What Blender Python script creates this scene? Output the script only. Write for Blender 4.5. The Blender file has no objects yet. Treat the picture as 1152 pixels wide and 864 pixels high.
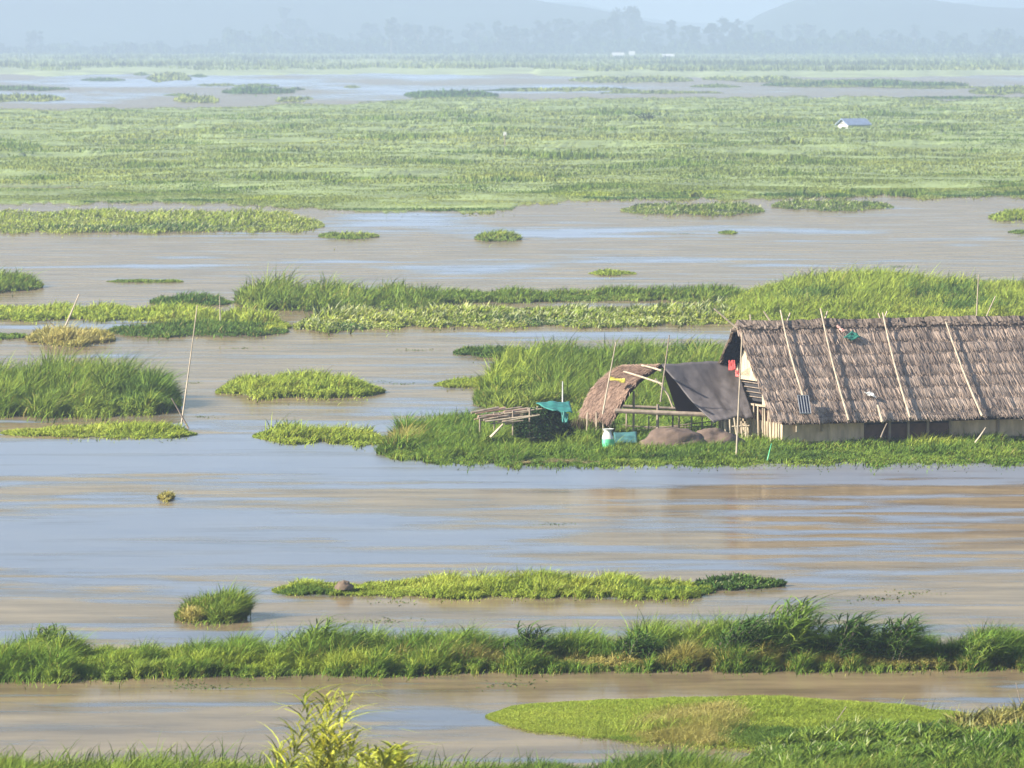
import bpy, math
import numpy as np
rng = np.random.default_rng(11)
S = bpy.context.scene
COL = S.collection
# ------------------------------------------------------------------ camera, light, exposure
F = 6583.0; H = 12.4; PITCH = math.atan(392.0 / F)
cam = bpy.data.cameras.new('camera'); camo = bpy.data.objects.new('camera', cam); COL.objects.link(camo)
camo.location = (0, 0, H); camo.rotation_euler = (math.pi / 2 - PITCH, 0, 0)
cam.sensor_width = 36; cam.lens = 36 * F / 1152.0; cam.clip_start = 1; cam.clip_end = 60000
S.camera = camo
cam.dof.use_dof = True; cam.dof.focus_distance = 165; cam.dof.aperture_fstop = 4.2      # long lens, wide open: soft near and far
SUN_EL = math.radians(30); SUN_AZ = math.radians(-109)     # azimuth from +Y towards +X: low sun on the left
w = bpy.data.worlds.new('World'); S.world = w; w.use_nodes = True
nt = w.node_tree; bg = nt.nodes['Background']; sky = nt.nodes.new('ShaderNodeTexSky')
sky.sky_type = 'NISHITA'; sky.sun_disc = False; sky.sun_elevation = SUN_EL; sky.sun_rotation = SUN_AZ
sky.air_density = 1.0; sky.dust_density = 0.3; sky.ozone_density = 2.0
nt.links.new(sky.outputs[0], bg.inputs[0]); bg.inputs[1].default_value = 0.078
sd = bpy.data.lights.new('sun', 'SUN'); so = bpy.data.objects.new('sun', sd); COL.objects.link(so)
sd.energy = 5.0; sd.angle = math.radians(0.6); sd.color = (1, 0.93, 0.80)
sx, sy, sz = math.sin(SUN_AZ) * math.cos(SUN_EL), math.cos(SUN_AZ) * math.cos(SUN_EL), math.sin(SUN_EL)
from mathutils import Vector
so.rotation_euler = Vector((sx, sy, sz)).to_track_quat('Z', 'Y').to_euler()
S.view_settings.view_transform = 'Standard'; S.view_settings.look = 'None'
S.view_settings.exposure = 1.45; S.view_settings.gamma = 1
S.cycles.use_denoising = True; S.cycles.volume_bounces = 1; S.cycles.max_bounces = 6
S.cycles.transparent_max_bounces = 8; S.cycles.caustics_reflective = False

# ------------------------------------------------------------------ maths helpers
cp, sp = math.cos(PITCH), math.sin(PITCH)
def ray(x, y):
    x = np.asarray(x, float); y = np.asarray(y, float)
    xc = (x - 576) / F; yc = -(y - 432) / F
    return np.stack([xc + 0 * yc, cp + yc * sp + 0 * xc, -sp + yc * cp + 0 * xc], -1)
def G(x, y, z=0.0):                       # point of the water plane seen at image position x, y
    d = ray(x, y); t = (z - H) / d[..., 2]
    p = d * t[..., None]; p[..., 2] += H
    return p
def D(x, y, Y):                           # point at distance Y along the view
    d = ray(x, y); p = d * (Y / d[..., 1])[..., None]; p[..., 2] += H
    return p
D_ = D
def plane(x, y, p0, n):
    d = ray(x, y); c = np.array([0, 0, H]); n = np.asarray(n)
    t = np.dot(np.asarray(p0) - c, n) / (d @ n)
    return c + d * np.asarray(t)[..., None]
def hash2(i, j, s):
    with np.errstate(over='ignore'):
        h = (i.astype(np.int64) * 374761393 + j.astype(np.int64) * 668265263 + s * 1442695041) & 0x7fffffff
        h = ((h ^ (h >> 13)) * 1274126177) & 0x7fffffff
        h = ((h ^ (h >> 16)) * 1103515245) & 0x7fffffff
    return ((h ^ (h >> 15)) & 0xffffff) / float(0xffffff)
def vnoise(x, y, s=0):
    x = np.asarray(x, float); y = np.asarray(y, float)
    i = np.floor(x); j = np.floor(y); u = x - i; v = y - j
    u = u * u * (3 - 2 * u); v = v * v * (3 - 2 * v)
    a = hash2(i, j, s); b = hash2(i + 1, j, s); c = hash2(i, j + 1, s); d = hash2(i + 1, j + 1, s)
    return (a * (1 - u) + b * u) * (1 - v) + (c * (1 - u) + d * u) * v
def fbm(x, y, o=4, s=0):
    r = 0; a = 0.5; t = 0
    for k in range(o):
        r = r + a * vnoise(x * 2 ** k, y * 2 ** k, s + k * 17); t += a; a *= 0.55
    return r / t
def sm(a, b, x):
    t = np.clip((x - a) / (b - a), 0, 1); return t * t * (3 - 2 * t)
def nz(v):
    return v / np.maximum(np.linalg.norm(v, axis=-1, keepdims=True), 1e-9)

# ------------------------------------------------------------------ materials
def mat(name):
    m = bpy.data.materials.new(name); m.use_nodes = True
    return m, m.node_tree, m.node_tree.nodes['Principled BSDF']
def solid(name, c, rough=0.8, var=0.25, scale=3.0, stretch=(1, 1, 1), bump=0.0):
    m, t, b = mat(name); N = t.nodes; L = t.links
    tc = N.new('ShaderNodeTexCoord'); mp = N.new('ShaderNodeMapping'); mp.inputs['Scale'].default_value = stretch
    no = N.new('ShaderNodeTexNoise'); no.inputs['Scale'].default_value = scale; no.inputs['Detail'].default_value = 6
    L.new(tc.outputs['Object'], mp.inputs[0]); L.new(mp.outputs[0], no.inputs['Vector'])
    r = N.new('ShaderNodeValToRGB'); r.color_ramp.elements[0].position = 0.3; r.color_ramp.elements[1].position = 0.7
    r.color_ramp.elements[0].color = (*[x * (1 - var) for x in c], 1); r.color_ramp.elements[1].color = (*[min(1, x * (1 + var)) for x in c], 1)
    L.new(no.outputs['Fac'], r.inputs[0]); L.new(r.outputs[0], b.inputs['Base Color'])
    b.inputs['Roughness'].default_value = rough
    if bump:
        bp = N.new('ShaderNodeBump'); bp.inputs['Strength'].default_value = bump; bp.inputs['Distance'].default_value = 0.05
        L.new(no.outputs['Fac'], bp.inputs['Height']); L.new(bp.outputs[0], b.inputs['Normal'])
    return m
def leafmat(name, trans=0.35):
    m, t, b = mat(name); N = t.nodes; L = t.links; N.remove(b)
    out = [n for n in N if n.type == 'OUTPUT_MATERIAL'][0]
    a = N.new('ShaderNodeAttribute'); a.attribute_name = 'col'
    nn = N.new('ShaderNodeAttribute'); nn.attribute_name = 'nrm'
    d = N.new('ShaderNodeBsdfDiffuse'); tr = N.new('ShaderNodeBsdfTranslucent'); mx = N.new('ShaderNodeMixShader')
    mul = N.new('ShaderNodeMixRGB'); mul.blend_type = 'MULTIPLY'; mul.inputs[0].default_value = 1; mul.inputs[2].default_value = (1.15, 1.0, 0.55, 1)
    L.new(a.outputs['Color'], d.inputs[0]); L.new(a.outputs['Color'], mul.inputs[1]); L.new(mul.outputs[0], tr.inputs[0])
    L.new(nn.outputs['Vector'], d.inputs['Normal']); mx.inputs[0].default_value = trans
    L.new(d.outputs[0], mx.inputs[1]); L.new(tr.outputs[0], mx.inputs[2]); L.new(mx.outputs[0], out.inputs[0])
    return m
M_leaf = leafmat('leaf', 0.45); M_straw = leafmat('straw', 0.12)
M_bamboo = solid('bamboo', (0.40, 0.32, 0.225), 0.6, 0.3, 6, (1, 1, 0.4))
M_bamboo_old = solid('weathered_bamboo', (0.26, 0.20, 0.15), 0.8, 0.35, 6, (1, 1, 0.4))
M_cream = solid('split_bamboo', (0.50, 0.40, 0.27), 0.7, 0.25, 14, (1, 1, 0.15), 0.3)
M_mud = solid('mud_wall', (0.55, 0.40, 0.27), 0.95, 0.3, 5, (1, 1, 0.3), bump=0.6)
M_brownwall = solid('brown_mat', (0.10, 0.055, 0.04), 0.9, 0.4, 4)
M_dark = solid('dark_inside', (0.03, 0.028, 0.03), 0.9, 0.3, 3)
M_grey = solid('grey_tarpaulin', (0.105, 0.090, 0.088), 0.75, 0.3, 2.4, bump=0.5)
M_white = solid('white_paint', (0.58, 0.57, 0.54), 0.6, 0.1)
M_red = solid('red_cloth', (0.42, 0.05, 0.045), 0.8, 0.2, 8)
M_yellow = solid('yellow_cloth', (0.50, 0.42, 0.06), 0.8, 0.2, 8)
M_teal = solid('green_tarpaulin', (0.025, 0.17, 0.14), 0.6, 0.3, 4, bump=0.6)
M_green = solid('green_plastic', (0.10, 0.50, 0.24), 0.5, 0.2, 6)
M_greend = solid('green_cloth', (0.02, 0.16, 0.11), 0.7, 0.2, 6)
M_blue = solid('blue_sheet', (0.24, 0.29, 0.40), 0.5, 0.15, 2)
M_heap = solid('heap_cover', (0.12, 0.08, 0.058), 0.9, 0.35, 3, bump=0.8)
M_panel = solid('solar_cell', (0.03, 0.035, 0.06), 0.3, 0.2, 3)
M_metal = solid('grey_metal', (0.22, 0.23, 0.24), 0.4, 0.1)
M_peat = solid('peat_mat', (0.055, 0.060, 0.022), 0.95, 0.45, 1.5, bump=0.5)
M_marsh = solid('marsh_ground', (0.20, 0.25, 0.078), 0.95, 0.45, 0.10, bump=0.0)
M_hill = solid('forest_hill', (0.022, 0.036, 0.026), 1, 0.5, 0.01)
M_bark = solid('bark', (0.16, 0.13, 0.10), 0.9, 0.3, 2)

# ------------------------------------------------------------------ object helpers
def tag(o, label=None, cat=None, group=None, kind=None):
    if label: o['label'] = label
    if cat: o['category'] = cat
    if group: o['group'] = group
    if kind: o['kind'] = kind
    return o
def empty(name, loc, label=None, cat=None, group=None):
    o = bpy.data.objects.new(name, None); COL.objects.link(o); o.location = tuple(float(a) for a in loc)
    o.empty_display_size = 0.2
    return tag(o, label, cat, group)
def wloc(p):
    v = np.zeros(3)
    while p is not None: v += np.array(p.location); p = p.parent
    return v
class B:                                   # mesh collector: world coordinates in, one object out
    def __init__(s): s.v = []; s.f = []; s.m = []; s.c = []; s.n = []; s.k = 0
    def add(s, V, T, m=0, col=None, nrm=None):
        V = np.asarray(V, float).reshape(-1, 3); T = np.asarray(T, np.int64)
        s.v.append(V); s.f.append(T + s.k); s.m.append(np.full(len(T), m, np.int32)); s.k += len(V)
        s.c.append(np.tile([0.5, 0.4, 0.3], (len(V), 1)) if col is None else np.broadcast_to(col, (len(V), 3)))
        s.n.append(np.tile([0, 0, 1.], (len(V), 1)) if nrm is None else np.broadcast_to(nrm, (len(V), 3)))
        return s
    def tube(s, p, q, r0, r1=None, n=8, bend=0.0, seg=4, m=0):
        p = np.asarray(p, float); q = np.asarray(q, float); r1 = r0 if r1 is None else r1
        d = nz(q - p); a = np.cross(d, [0, 0, 1.]) if abs(d[2]) < 0.9 else np.cross(d, [1., 0, 0]); a = nz(a); b = np.cross(d, a)
        V = []
        for i in range(seg + 1):
            t = i / seg; c = p + (q - p) * t + a * bend * math.sin(math.pi * t) ; r = r0 + (r1 - r0) * t
            for k in range(n):
                th = 2 * math.pi * k / n; V.append(c + r * (math.cos(th) * a + math.sin(th) * b))
        T = []
        for i in range(seg):
            for k in range(n):
                k2 = (k + 1) % n; x = i * n
                T += [(x + k, x + k2, x + n + k2), (x + k, x + n + k2, x + n + k)]
        for k in range(1, n - 1): T += [(0, k + 1, k), (seg * n, seg * n + k, seg * n + k + 1)]
        return s.add(V, T, m)
    def box(s, o, a, b, c, m=0):            # corner o and three edge vectors
        o, a, b, c = [np.asarray(t, float) for t in (o, a, b, c)]
        V = [o, o + a, o + a + b, o + b, o + c, o + a + c, o + a + b + c, o + b + c]
        T = [(0, 2, 1), (0, 3, 2), (4, 5, 6), (4, 6, 7), (0, 1, 5), (0, 5, 4), (1, 2, 6), (1, 6, 5), (2, 3, 7), (2, 7, 6), (3, 0, 4), (3, 4, 7)]
        if np.dot(np.cross(a, b), c) < 0: T = [t[::-1] for t in T]
        return s.add(V, T, m)
    def sheet(s, fn, nu, nv, th=0.03, m=0, col=None, nrm=None):   # fn(u, v) -> point; closed slab of thickness th
        U, Vv = np.meshgrid(np.linspace(0, 1, nu), np.linspace(0, 1, nv), indexing='ij')
        P = fn(U, Vv); du = np.gradient(P, axis=0); dv = np.gradient(P, axis=1)
        N = nz(np.cross(du, dv)); A = P.reshape(-1, 3); Bk = (P - N * th).reshape(-1, 3); n = nu * nv
        i, j = np.meshgrid(np.arange(nu - 1), np.arange(nv - 1), indexing='ij'); a = (i * nv + j).ravel(); b = a + nv; c = b + 1; d = a + 1
        T = [np.stack([a, b, c], 1), np.stack([a, c, d], 1), np.stack([c + n, b + n, a + n], 1), np.stack([d + n, c + n, a + n], 1)]
        ring = [k * nv for k in range(nu)] + [(nu - 1) * nv + k for k in range(1, nv)] + [k * nv + nv - 1 for k in range(nu - 2, -1, -1)] + list(range(nv - 2, 0, -1))
        e = []
        for k in range(len(ring)):
            x, y = ring[k], ring[(k + 1) % len(ring)]; e += [(x, x + n, y + n), (x, y + n, y)]
        T.append(np.array(e))
        return s.add(np.concatenate([A, Bk]), np.concatenate(T), m, col, nrm)
    def build(s, name, mats, parent=None, smooth=False, origin=None):
        V = np.concatenate(s.v); T = np.concatenate(s.f).astype(np.int32); mi = np.concatenate(s.m)
        o0 = wloc(parent) if parent is not None else (np.zeros(3) if origin is None else np.asarray(origin, float))
        me = bpy.data.meshes.new(name); me.vertices.add(len(V)); me.vertices.foreach_set('co', (V - o0).astype(np.float32).ravel())
        me.loops.add(len(T) * 3); me.loops.foreach_set('vertex_index', T.ravel())
        me.polygons.add(len(T)); me.polygons.foreach_set('loop_start', np.arange(0, len(T) * 3, 3, dtype=np.int32))
        me.update(calc_edges=True)
        if not isinstance(mats, (list, tuple)): mats = [mats]
        for m in mats: me.materials.append(m)
        me.polygons.foreach_set('material_index', mi)
        me.polygons.foreach_set('use_smooth', np.full(len(T), smooth))
        if any(m in (M_leaf, M_straw) or m.get('attr') for m in mats):
            a = me.attributes.new('col', 'FLOAT_COLOR', 'POINT'); c = np.concatenate(s.c); a.data.foreach_set('color', np.concatenate([c, np.ones((len(c), 1))], 1).astype(np.float32).ravel())
            a = me.attributes.new('nrm', 'FLOAT_VECTOR', 'POINT'); a.data.foreach_set('vector', np.concatenate(s.n).astype(np.float32).ravel())
        o = bpy.data.objects.new(name, me); COL.objects.link(o)
        if parent is not None: o.parent = parent
        else: o.location = tuple(float(a) for a in o0)
        return o
    def blades(s, pos, h, wd, col, nrm, lean=None, az=None, droop=0.0, prof=(1, .75, 0), tipcol=None, m=0):
        # leaves: each a tapering strip of len(prof)-1 segments that rises, leans and droops
        n = len(pos); h = np.broadcast_to(h, n).astype(float); wd = np.broadcast_to(wd, n).astype(float)
        az = rng.uniform(0, math.pi, n) if az is None else az
        if lean is None: lean = np.zeros((n, 3))
        sd_ = np.stack([np.cos(az), np.sin(az), np.zeros(n)], 1)
        k = len(prof) - 1; rows = []; cols = []
        dr = np.broadcast_to(droop, n)
        for i, pf in enumerate(prof):
            t = i / k
            c = pos + lean * (h * (t * 0.45 + t * t * 0.55 * (1 + dr)))[:, None]; c = c.copy(); c[:, 2] += h * (t - dr * 0.62 * t ** 3)
            cc = col if tipcol is None else col * (1 - t) + tipcol * t
            if i < k:
                rows += [c - sd_ * (wd * pf / 2)[:, None], c + sd_ * (wd * pf / 2)[:, None]]; cols += [cc, cc]
            else: rows.append(c); cols.append(cc)
        V = np.stack(rows, 1); C = np.stack(cols, 1); nv = V.shape[1]
        T = []
        for i in range(k - 1): a = 2 * i; T += [(a, a + 1, a + 3), (a, a + 3, a + 2)]
        a = 2 * (k - 1); T.append((a, a + 1, a + 2)); T = np.array(T)
        TT = (T[None] + (np.arange(n) * nv)[:, None, None]).reshape(-1, 3)
        NN = np.repeat(nrm[:, None], nv, 1)
        return s.add(V.reshape(-1, 3), TT, m, C.reshape(-1, 3), NN.reshape(-1, 3))

# ------------------------------------------------------------------ water
def band(x, y, cx, cy, rx, ry):           # soft ellipse in picture-like plan coordinates, used to lay out the film on the lake
    return np.exp(-((x - cx) / rx) ** 2 - ((y - cy) / ry) ** 2)
def make_water():
    ys = np.concatenate([np.array([41.05, 41.6, 42.5, 44, 47, 50, 55, 60, 66, 72]), np.arange(76, 900, 1.5), np.array([920, 980, 1100, 1400, 2000, 3500])])
    xs = np.concatenate([np.array([-30000, -8000, -2500, -900, -300]), np.linspace(-100, 1252, 340), np.array([1500, 2200, 4000, 10000, 32000])])
    X, Y = np.meshgrid(xs, ys, indexing='ij')
    P = G(X, Y); P[..., 0] = np.clip(P[..., 0], -3900, 3900); P[..., 1] = np.clip(P[..., 1], -200, 12300)
    wx, wy = P[..., 0], P[..., 1]
    # rippled (blue) fraction, smooth muddy film elsewhere
    lx = X / 170.0; ly = Y / 4.6
    n = fbm(lx * 1.0 + 3 + ly * .06, ly * 1.0, 5, 5); n2 = fbm(X / 420.0, Y / 26.0, 3, 9)
    big = (1.05 * band(X, Y, 150, 512, 900, 24) + 0.75 * band(X, Y, 900, 535, 500, 14) + 0.85 * band(X, Y, 100, 610, 330, 45) + 0.5 * band(X, Y, 800, 600, 600, 40)
           + 0.85 * band(X, Y, 90, 367, 110, 9) + 0.75 * band(X, Y, 720, 378, 160, 9) + 0.8 * band(X, Y, 450, 247, 110, 12) + 0.45 * band(X, Y, 470, 370 + 90, 90, 60)
           + 0.75 * band(X, Y, 200, 712, 800, 12) + 0.7 * band(X, Y, 480, 805, 110, 13) + 0.6 * band(X, Y, 1150, 800, 120, 22) + 0.55 * band(X, Y, 100, 800, 160, 8)
           + 0.35 * band(X, Y, 576, 100, 1500, 16) + 0.5 * band(X, Y, 900, 262, 400, 9) + 0.35 * band(X, Y, 300, 300, 600, 8) + 0.3 * band(X, Y, 350, 480, 200, 12) + 0.35 * band(X, Y, 600, 855, 200, 9))
    rip = sm(0.36, 0.68, 0.85 * n + 0.22 * n2 + 0.50 * big - 0.20 - 0.07 * sm(470, 430, Y))
    nu, nv = X.shape
    i, j = np.meshgrid(np.arange(nu - 1), np.arange(nv - 1), indexing='ij'); a = (i * nv + j).ravel()
    T = np.concatenate([np.stack([a, a + 1, a + nv + 1], 1), np.stack([a, a + nv + 1, a + nv], 1)])
    m, t, b = mat('lake_water'); m['attr'] = 1; N = t.nodes; L = t.links
    at = N.new('ShaderNodeAttribute'); at.attribute_name = 'col'
    tc = N.new('ShaderNodeTexCoord')
    mp = N.new('ShaderNodeMapping'); mp.inputs['Scale'].default_value = (0.10, 0.36, 1)
    no = N.new('ShaderNodeTexNoise'); no.inputs['Scale'].default_value = 1.0; no.inputs['Detail'].default_value = 5; no.inputs['Roughness'].default_value = 0.6
    L.new(tc.outputs['Object'], mp.inputs[0]); L.new(mp.outputs[0], no.inputs['Vector'])
    ad = N.new('ShaderNodeMath'); ad.operation = 'MULTIPLY_ADD'; ad.inputs[1].default_value = 2.6; ad.inputs[2].default_value = -1.3; L.new(no.outputs['Fac'], ad.inputs[0])
    sm_ = N.new('ShaderNodeMath'); sm_.operation = 'ADD'; sm_.use_clamp = True; L.new(at.outputs['Fac'], sm_.inputs[0]); L.new(ad.outputs[0], sm_.inputs[1])
    mr = N.new('ShaderNodeMapRange'); mr.inputs[1].default_value = 0.1; mr.inputs[2].default_value = 0.95; L.new(sm_.outputs[0], mr.inputs[0])
    c = N.new('ShaderNodeMixRGB'); c.inputs[1].default_value = (0.175, 0.132, 0.078, 1); c.inputs[2].default_value = (0.075, 0.066, 0.056, 1)
    L.new(mr.outputs[0], c.inputs[0])
    mps = N.new('ShaderNodeMapping'); mps.inputs['Scale'].default_value = (0.22, 0.62, 1); ns = N.new('ShaderNodeTexNoise'); ns.inputs['Scale'].default_value = 1.0; ns.inputs['Detail'].default_value = 7; ns.inputs['Roughness'].default_value = 0.65
    L.new(tc.outputs['Object'], mps.inputs[0]); L.new(mps.outputs[0], ns.inputs['Vector'])   # floating scum and silt clouds
    rs = N.new('ShaderNodeValToRGB'); e = rs.color_ramp.elements; e[0].position = 0.36; e[0].color = (0.68, 0.66, 0.64, 1); e[1].position = 0.66; e[1].color = (1.35, 1.33, 1.22, 1); L.new(ns.outputs['Fac'], rs.inputs[0])
    mu = N.new('ShaderNodeMixRGB'); mu.blend_type = 'MULTIPLY'; mu.inputs[0].default_value = 1; L.new(c.outputs[0], mu.inputs[1]); L.new(rs.outputs[0], mu.inputs[2])
    dif = N.new('ShaderNodeBsdfDiffuse'); L.new(mu.outputs[0], dif.inputs[0]); gl = N.new('ShaderNodeBsdfGlossy'); N.remove(b)
    r = N.new('ShaderNodeMapRange'); r.inputs[3].default_value = 0.10; r.inputs[4].default_value = 0.36; L.new(mr.outputs[0], r.inputs[0]); L.new(r.outputs[0], gl.inputs['Roughness'])
    gl.inputs['Color'].default_value = (1, 1, 1, 1)
    fr = N.new('ShaderNodeFresnel'); fr.inputs[0].default_value = 1.33
    sp_ = N.new('ShaderNodeMapRange'); sp_.inputs[3].default_value = 0.36; sp_.inputs[4].default_value = 0.92; L.new(mr.outputs[0], sp_.inputs[0])
    fm = N.new('ShaderNodeMath'); fm.operation = 'MULTIPLY'; fm.use_clamp = True; L.new(fr.outputs[0], fm.inputs[0]); L.new(sp_.outputs[0], fm.inputs[1])
    mxs = N.new('ShaderNodeMixShader'); L.new(fm.outputs[0], mxs.inputs[0]); L.new(dif.outputs[0], mxs.inputs[1]); L.new(gl.outputs[0], mxs.inputs[2])
    L.new(mxs.outputs[0], [n_ for n_ in N if n_.type == 'OUTPUT_MATERIAL'][0].inputs[0])
    mp2 = N.new('ShaderNodeMapping'); mp2.inputs['Scale'].default_value = (0.8, 2.2, 1)
    n3 = N.new('ShaderNodeTexNoise'); n3.inputs['Scale'].default_value = 1.0; n3.inputs['Detail'].default_value = 4
    L.new(tc.outputs['Object'], mp2.inputs[0]); L.new(mp2.outputs[0], n3.inputs['Vector'])
    bp = N.new('ShaderNodeBump'); bp.inputs['Distance'].default_value = 0.02; L.new(n3.outputs['Fac'], bp.inputs['Height'])
    br = N.new('ShaderNodeMapRange'); br.inputs[3].default_value = 0.25; br.inputs[4].default_value = 1.0; L.new(mr.outputs[0], br.inputs[0]); L.new(br.outputs[0], bp.inputs['Strength'])
    L.new(bp.outputs[0], gl.inputs['Normal'])
    o = B().add(P.reshape(-1, 3), T, 0, np.repeat(rip.reshape(-1, 1), 3, 1)).build('water', m, smooth=True)
    tag(o, 'muddy brown and blue lake water between the grass islands', kind='structure')
make_water()

# ------------------------------------------------------------------ vegetation
PAL = {'grass': ((0.16, 0.26, 0.05), (0.42, 0.52, 0.11)), 'bright': ((0.31, 0.42, 0.07), (0.62, 0.70, 0.15)), 'deep': ((0.09, 0.18, 0.045), (0.25, 0.38, 0.08)),
       'straw': ((0.38, 0.36, 0.12), (0.66, 0.58, 0.27)), 'leafy': ((0.15, 0.27, 0.05), (0.42, 0.54, 0.11)), 'far': ((0.27, 0.35, 0.10), (0.54, 0.59, 0.17)),
       'lime': ((0.44, 0.50, 0.06), (0.72, 0.72, 0.16)), 'mud': ((0.30, 0.19, 0.13), (0.40, 0.27, 0.19))}
def colours(pal, px, py, Dp, n, s=0):
    a, b = [np.array(c) for c in PAL[pal]]
    t = np.clip(0.65 * fbm(px / 1.0, py / 1.0, 3, 40 + s) * 2.3 - 0.65 + rng.normal(0, 0.11, n), 0, 1)[:, None]
    return a * (1 - t) + b * t
LEAN = np.array([0.20, 0.03, 0])            # the wind leans everything to the right
def island(name, label, cat, prof, pal='grass', dens=3.0, style='grass', mat_h=0.25, rough=1.0, group=None, clump=0.9, wpx=1.5, extra=(), thing=True, kind=None, patches=(), hmin=0.45, pale=0.16, ny=12, dx=5, und=0.0):
    pr = np.array(prof, float); x0, x1 = pr[0, 0], pr[-1, 0]; s = int(abs(x0) * 7 + pr[0, 1] * 3)
    def edges(x):
        yb = np.interp(x, pr[:, 0], pr[:, 1]); yt = np.interp(x, pr[:, 0], pr[:, 2]); h = np.interp(x, pr[:, 0], pr[:, 3])
        th = yb - yt; j = np.clip(th * 0.35, 0, 5) * rough
        yb = yb + j * ((fbm(x / 22, 0 * x, 3, s) - 0.5) * 1.6 + (fbm(x / 5, 0 * x, 2, s + 2) - .5) * .6); yt = yt - j * (fbm(x / 30, 0 * x, 3, s + 5) - 0.5) * 1.3
        e = np.sqrt(np.clip(np.minimum((x - x0), (x1 - x)) / max(6., min(30., (x1 - x0) * 0.2)), 0, 1))
        if x0 < -50: e = np.where(x < (x0 + x1) / 2, 1, e)
        if x1 > 1200: e = np.where(x > (x0 + x1) / 2, 1, e)
        mid = yb - (yb - yt) * 0.4
        return mid + (yb - mid) * e, mid + (yt - mid) * e, h * (0.35 + 0.65 * e)
    nx = int(max(12, (x1 - x0) / dx))
    xs = np.linspace(x0, x1, nx); yb, yt, hh = edges(xs)
    vv = np.linspace(0, 1, ny)
    X = np.repeat(xs[:, None], ny, 1); Y = yb[:, None] + (yt - yb)[:, None] * vv[None]
    def mz(x, y, v, h):                     # mat height above water
        g = G(x, y); sc = g[..., 1] / F
        pf = np.clip(np.sin(np.clip(v, 0, 1) * math.pi), 0, 1) ** 0.45
        return (h * sc * mat_h) * pf * (0.75 + 0.5 * fbm(g[..., 0] / clump, g[..., 1] / clump, 2, s + 3) + und * (2.4 * sm(.25, .75, fbm(g[..., 0] / clump, g[..., 1] / (clump * 1.5), 3, s + 4)) - 1)) - 0.03 * (pf < .05)
    P = G(X, Y); P[..., 2] = mz(X, Y, vv[None] + 0 * X, hh[:, None] + 0 * X)
    P[:, 0, 2] = -0.08; P[:, -1, 2] = -0.08; P[0, :, 2] = -0.08; P[-1, :, 2] = -0.08
    i, j = np.meshgrid(np.arange(nx - 1), np.arange(ny - 1), indexing='ij'); a = (i * ny + j).ravel()
    T = np.concatenate([np.stack([a, a + ny, a + ny + 1], 1), np.stack([a, a + ny + 1, a + 1], 1)])
    cen = G((x0 + x1) / 2 if x0 > -40 and x1 < 1190 else np.clip((max(x0, 0) + min(x1, 1152)) / 2, 0, 1152), float(np.mean(yb)))
    root = empty(name, cen, label, cat, group) if thing else None
    mo = B().add(P.reshape(-1, 3), T, 0).build('peat_mat' if thing else name + '_ground', M_peat if not kind else M_marsh, root, smooth=True)
    # blades
    area = float(np.sum((yb - yt)[:-1]) * (x1 - x0) / (nx - 1)); n = int(area * dens * (1.45 if style == 'grass' else 1) + (x1 - x0) * 6)
    x = rng.uniform(x0, x1, n); v = rng.uniform(0, 1, n); fray = max(2, n // (70 if style != 'far' else 400)); v[-fray:] = -rng.exponential(1.2, fray) / max(2, float(np.mean(pr[:, 1] - pr[:, 2]))); v[: n // 6] = rng.uniform(0, 0.12, n // 6)
    b_, t_, h_ = edges(x); y = b_ + (t_ - b_) * v
    p = G(x, y); p[:, 2] = np.where(v < 0, 0, mz(x, y, v, h_)); sc = p[:, 1] / F
    cl = fbm(p[:, 0] / clump, p[:, 1] / clump, 3, s + 8); cl2 = fbm(p[:, 0] / (clump * 4), p[:, 1] / (clump * 4), 2, s + 9)
    fine = vnoise(p[:, 0] / (clump * .28), p[:, 1] / (clump * .28), s + 11)
    hm = np.minimum(2.0, hmin + 1.6 * sm(0.3, 0.75, cl) * (0.4 + 1.1 * cl2)) * (0.7 + 0.55 * fine)
    hm *= 0.45 + 0.55 * np.clip(np.minimum(v * 5, (1 - v) * 5), 0, 1)
    h = h_ * sc * (1 - mat_h) * hm * rng.uniform(0.55, 1.15, n)
    c = colours(pal, p[:, 0] / (clump * 2.2), p[:, 1] / (clump * 2.2), sc, n, s)
    dead = rng.uniform(0, 1, n) < (0.05 if style == 'grass' else 0.0); c[dead] = colours('straw', p[dead, 0], p[dead, 1], 1, int(dead.sum()), 5) * .75
    for (qx, qy, rx, ry, qpal, hf) in patches:   # patches of other plants and bare mud; some deep ones paint shade
        k = np.exp(-((x - qx) / rx) ** 2 - ((y - qy) / ry) ** 2) > rng.uniform(0.2, 0.75, n)
        c[k] = colours(qpal, p[k, 0], p[k, 1], sc[k], int(k.sum()), 7); h[k] *= hf
    ln = LEAN + rng.normal(0, 0.38, (n, 3)) * np.array([1, 1, 0])
    nr = nz(np.array([0, 0, 0.75]) + rng.normal(0, 0.42, (n, 3)))
    bl = B()
    wd = wpx * sc * rng.uniform(0.45, 1.25, n)
    if style == 'hyacinth':
        h = np.maximum(h, 0.02) * 0.8
        bl.blades(p, h, wd * 2.0, c, nr, ln, droop=0.25, prof=(0.25, 0.8, 1.0, 0))
        pale = rng.uniform(0, 1, n) < pale
        bl.blades(p[pale], h[pale] * 1.25, wd[pale] * 2.2, np.tile([0.55, 0.60, 0.32], (int(pale.sum()), 1)), nr[pale], ln[pale], droop=0.2, prof=(0.3, 1.0, 0.8, 0))
    elif style == 'far':
        bl.blades(p, h, wd * 1.9, c, nr, ln * 0.7, prof=(1, 0.7, 0))
    else:
        tip = c * 1.1 + np.array([0.03, 0.03, 0])
        bl.blades(p, h * 1.12, wd, c, nr, ln, droop=rng.uniform(0.1, 0.8, n), prof=(0.8, 1, 0.6, 0), tipcol=tip)
        k = rng.uniform(0, 1, n) < 0.12         # dead straw low down at the waterline
        q = p[k].copy(); sc_ = sc[k]
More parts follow.
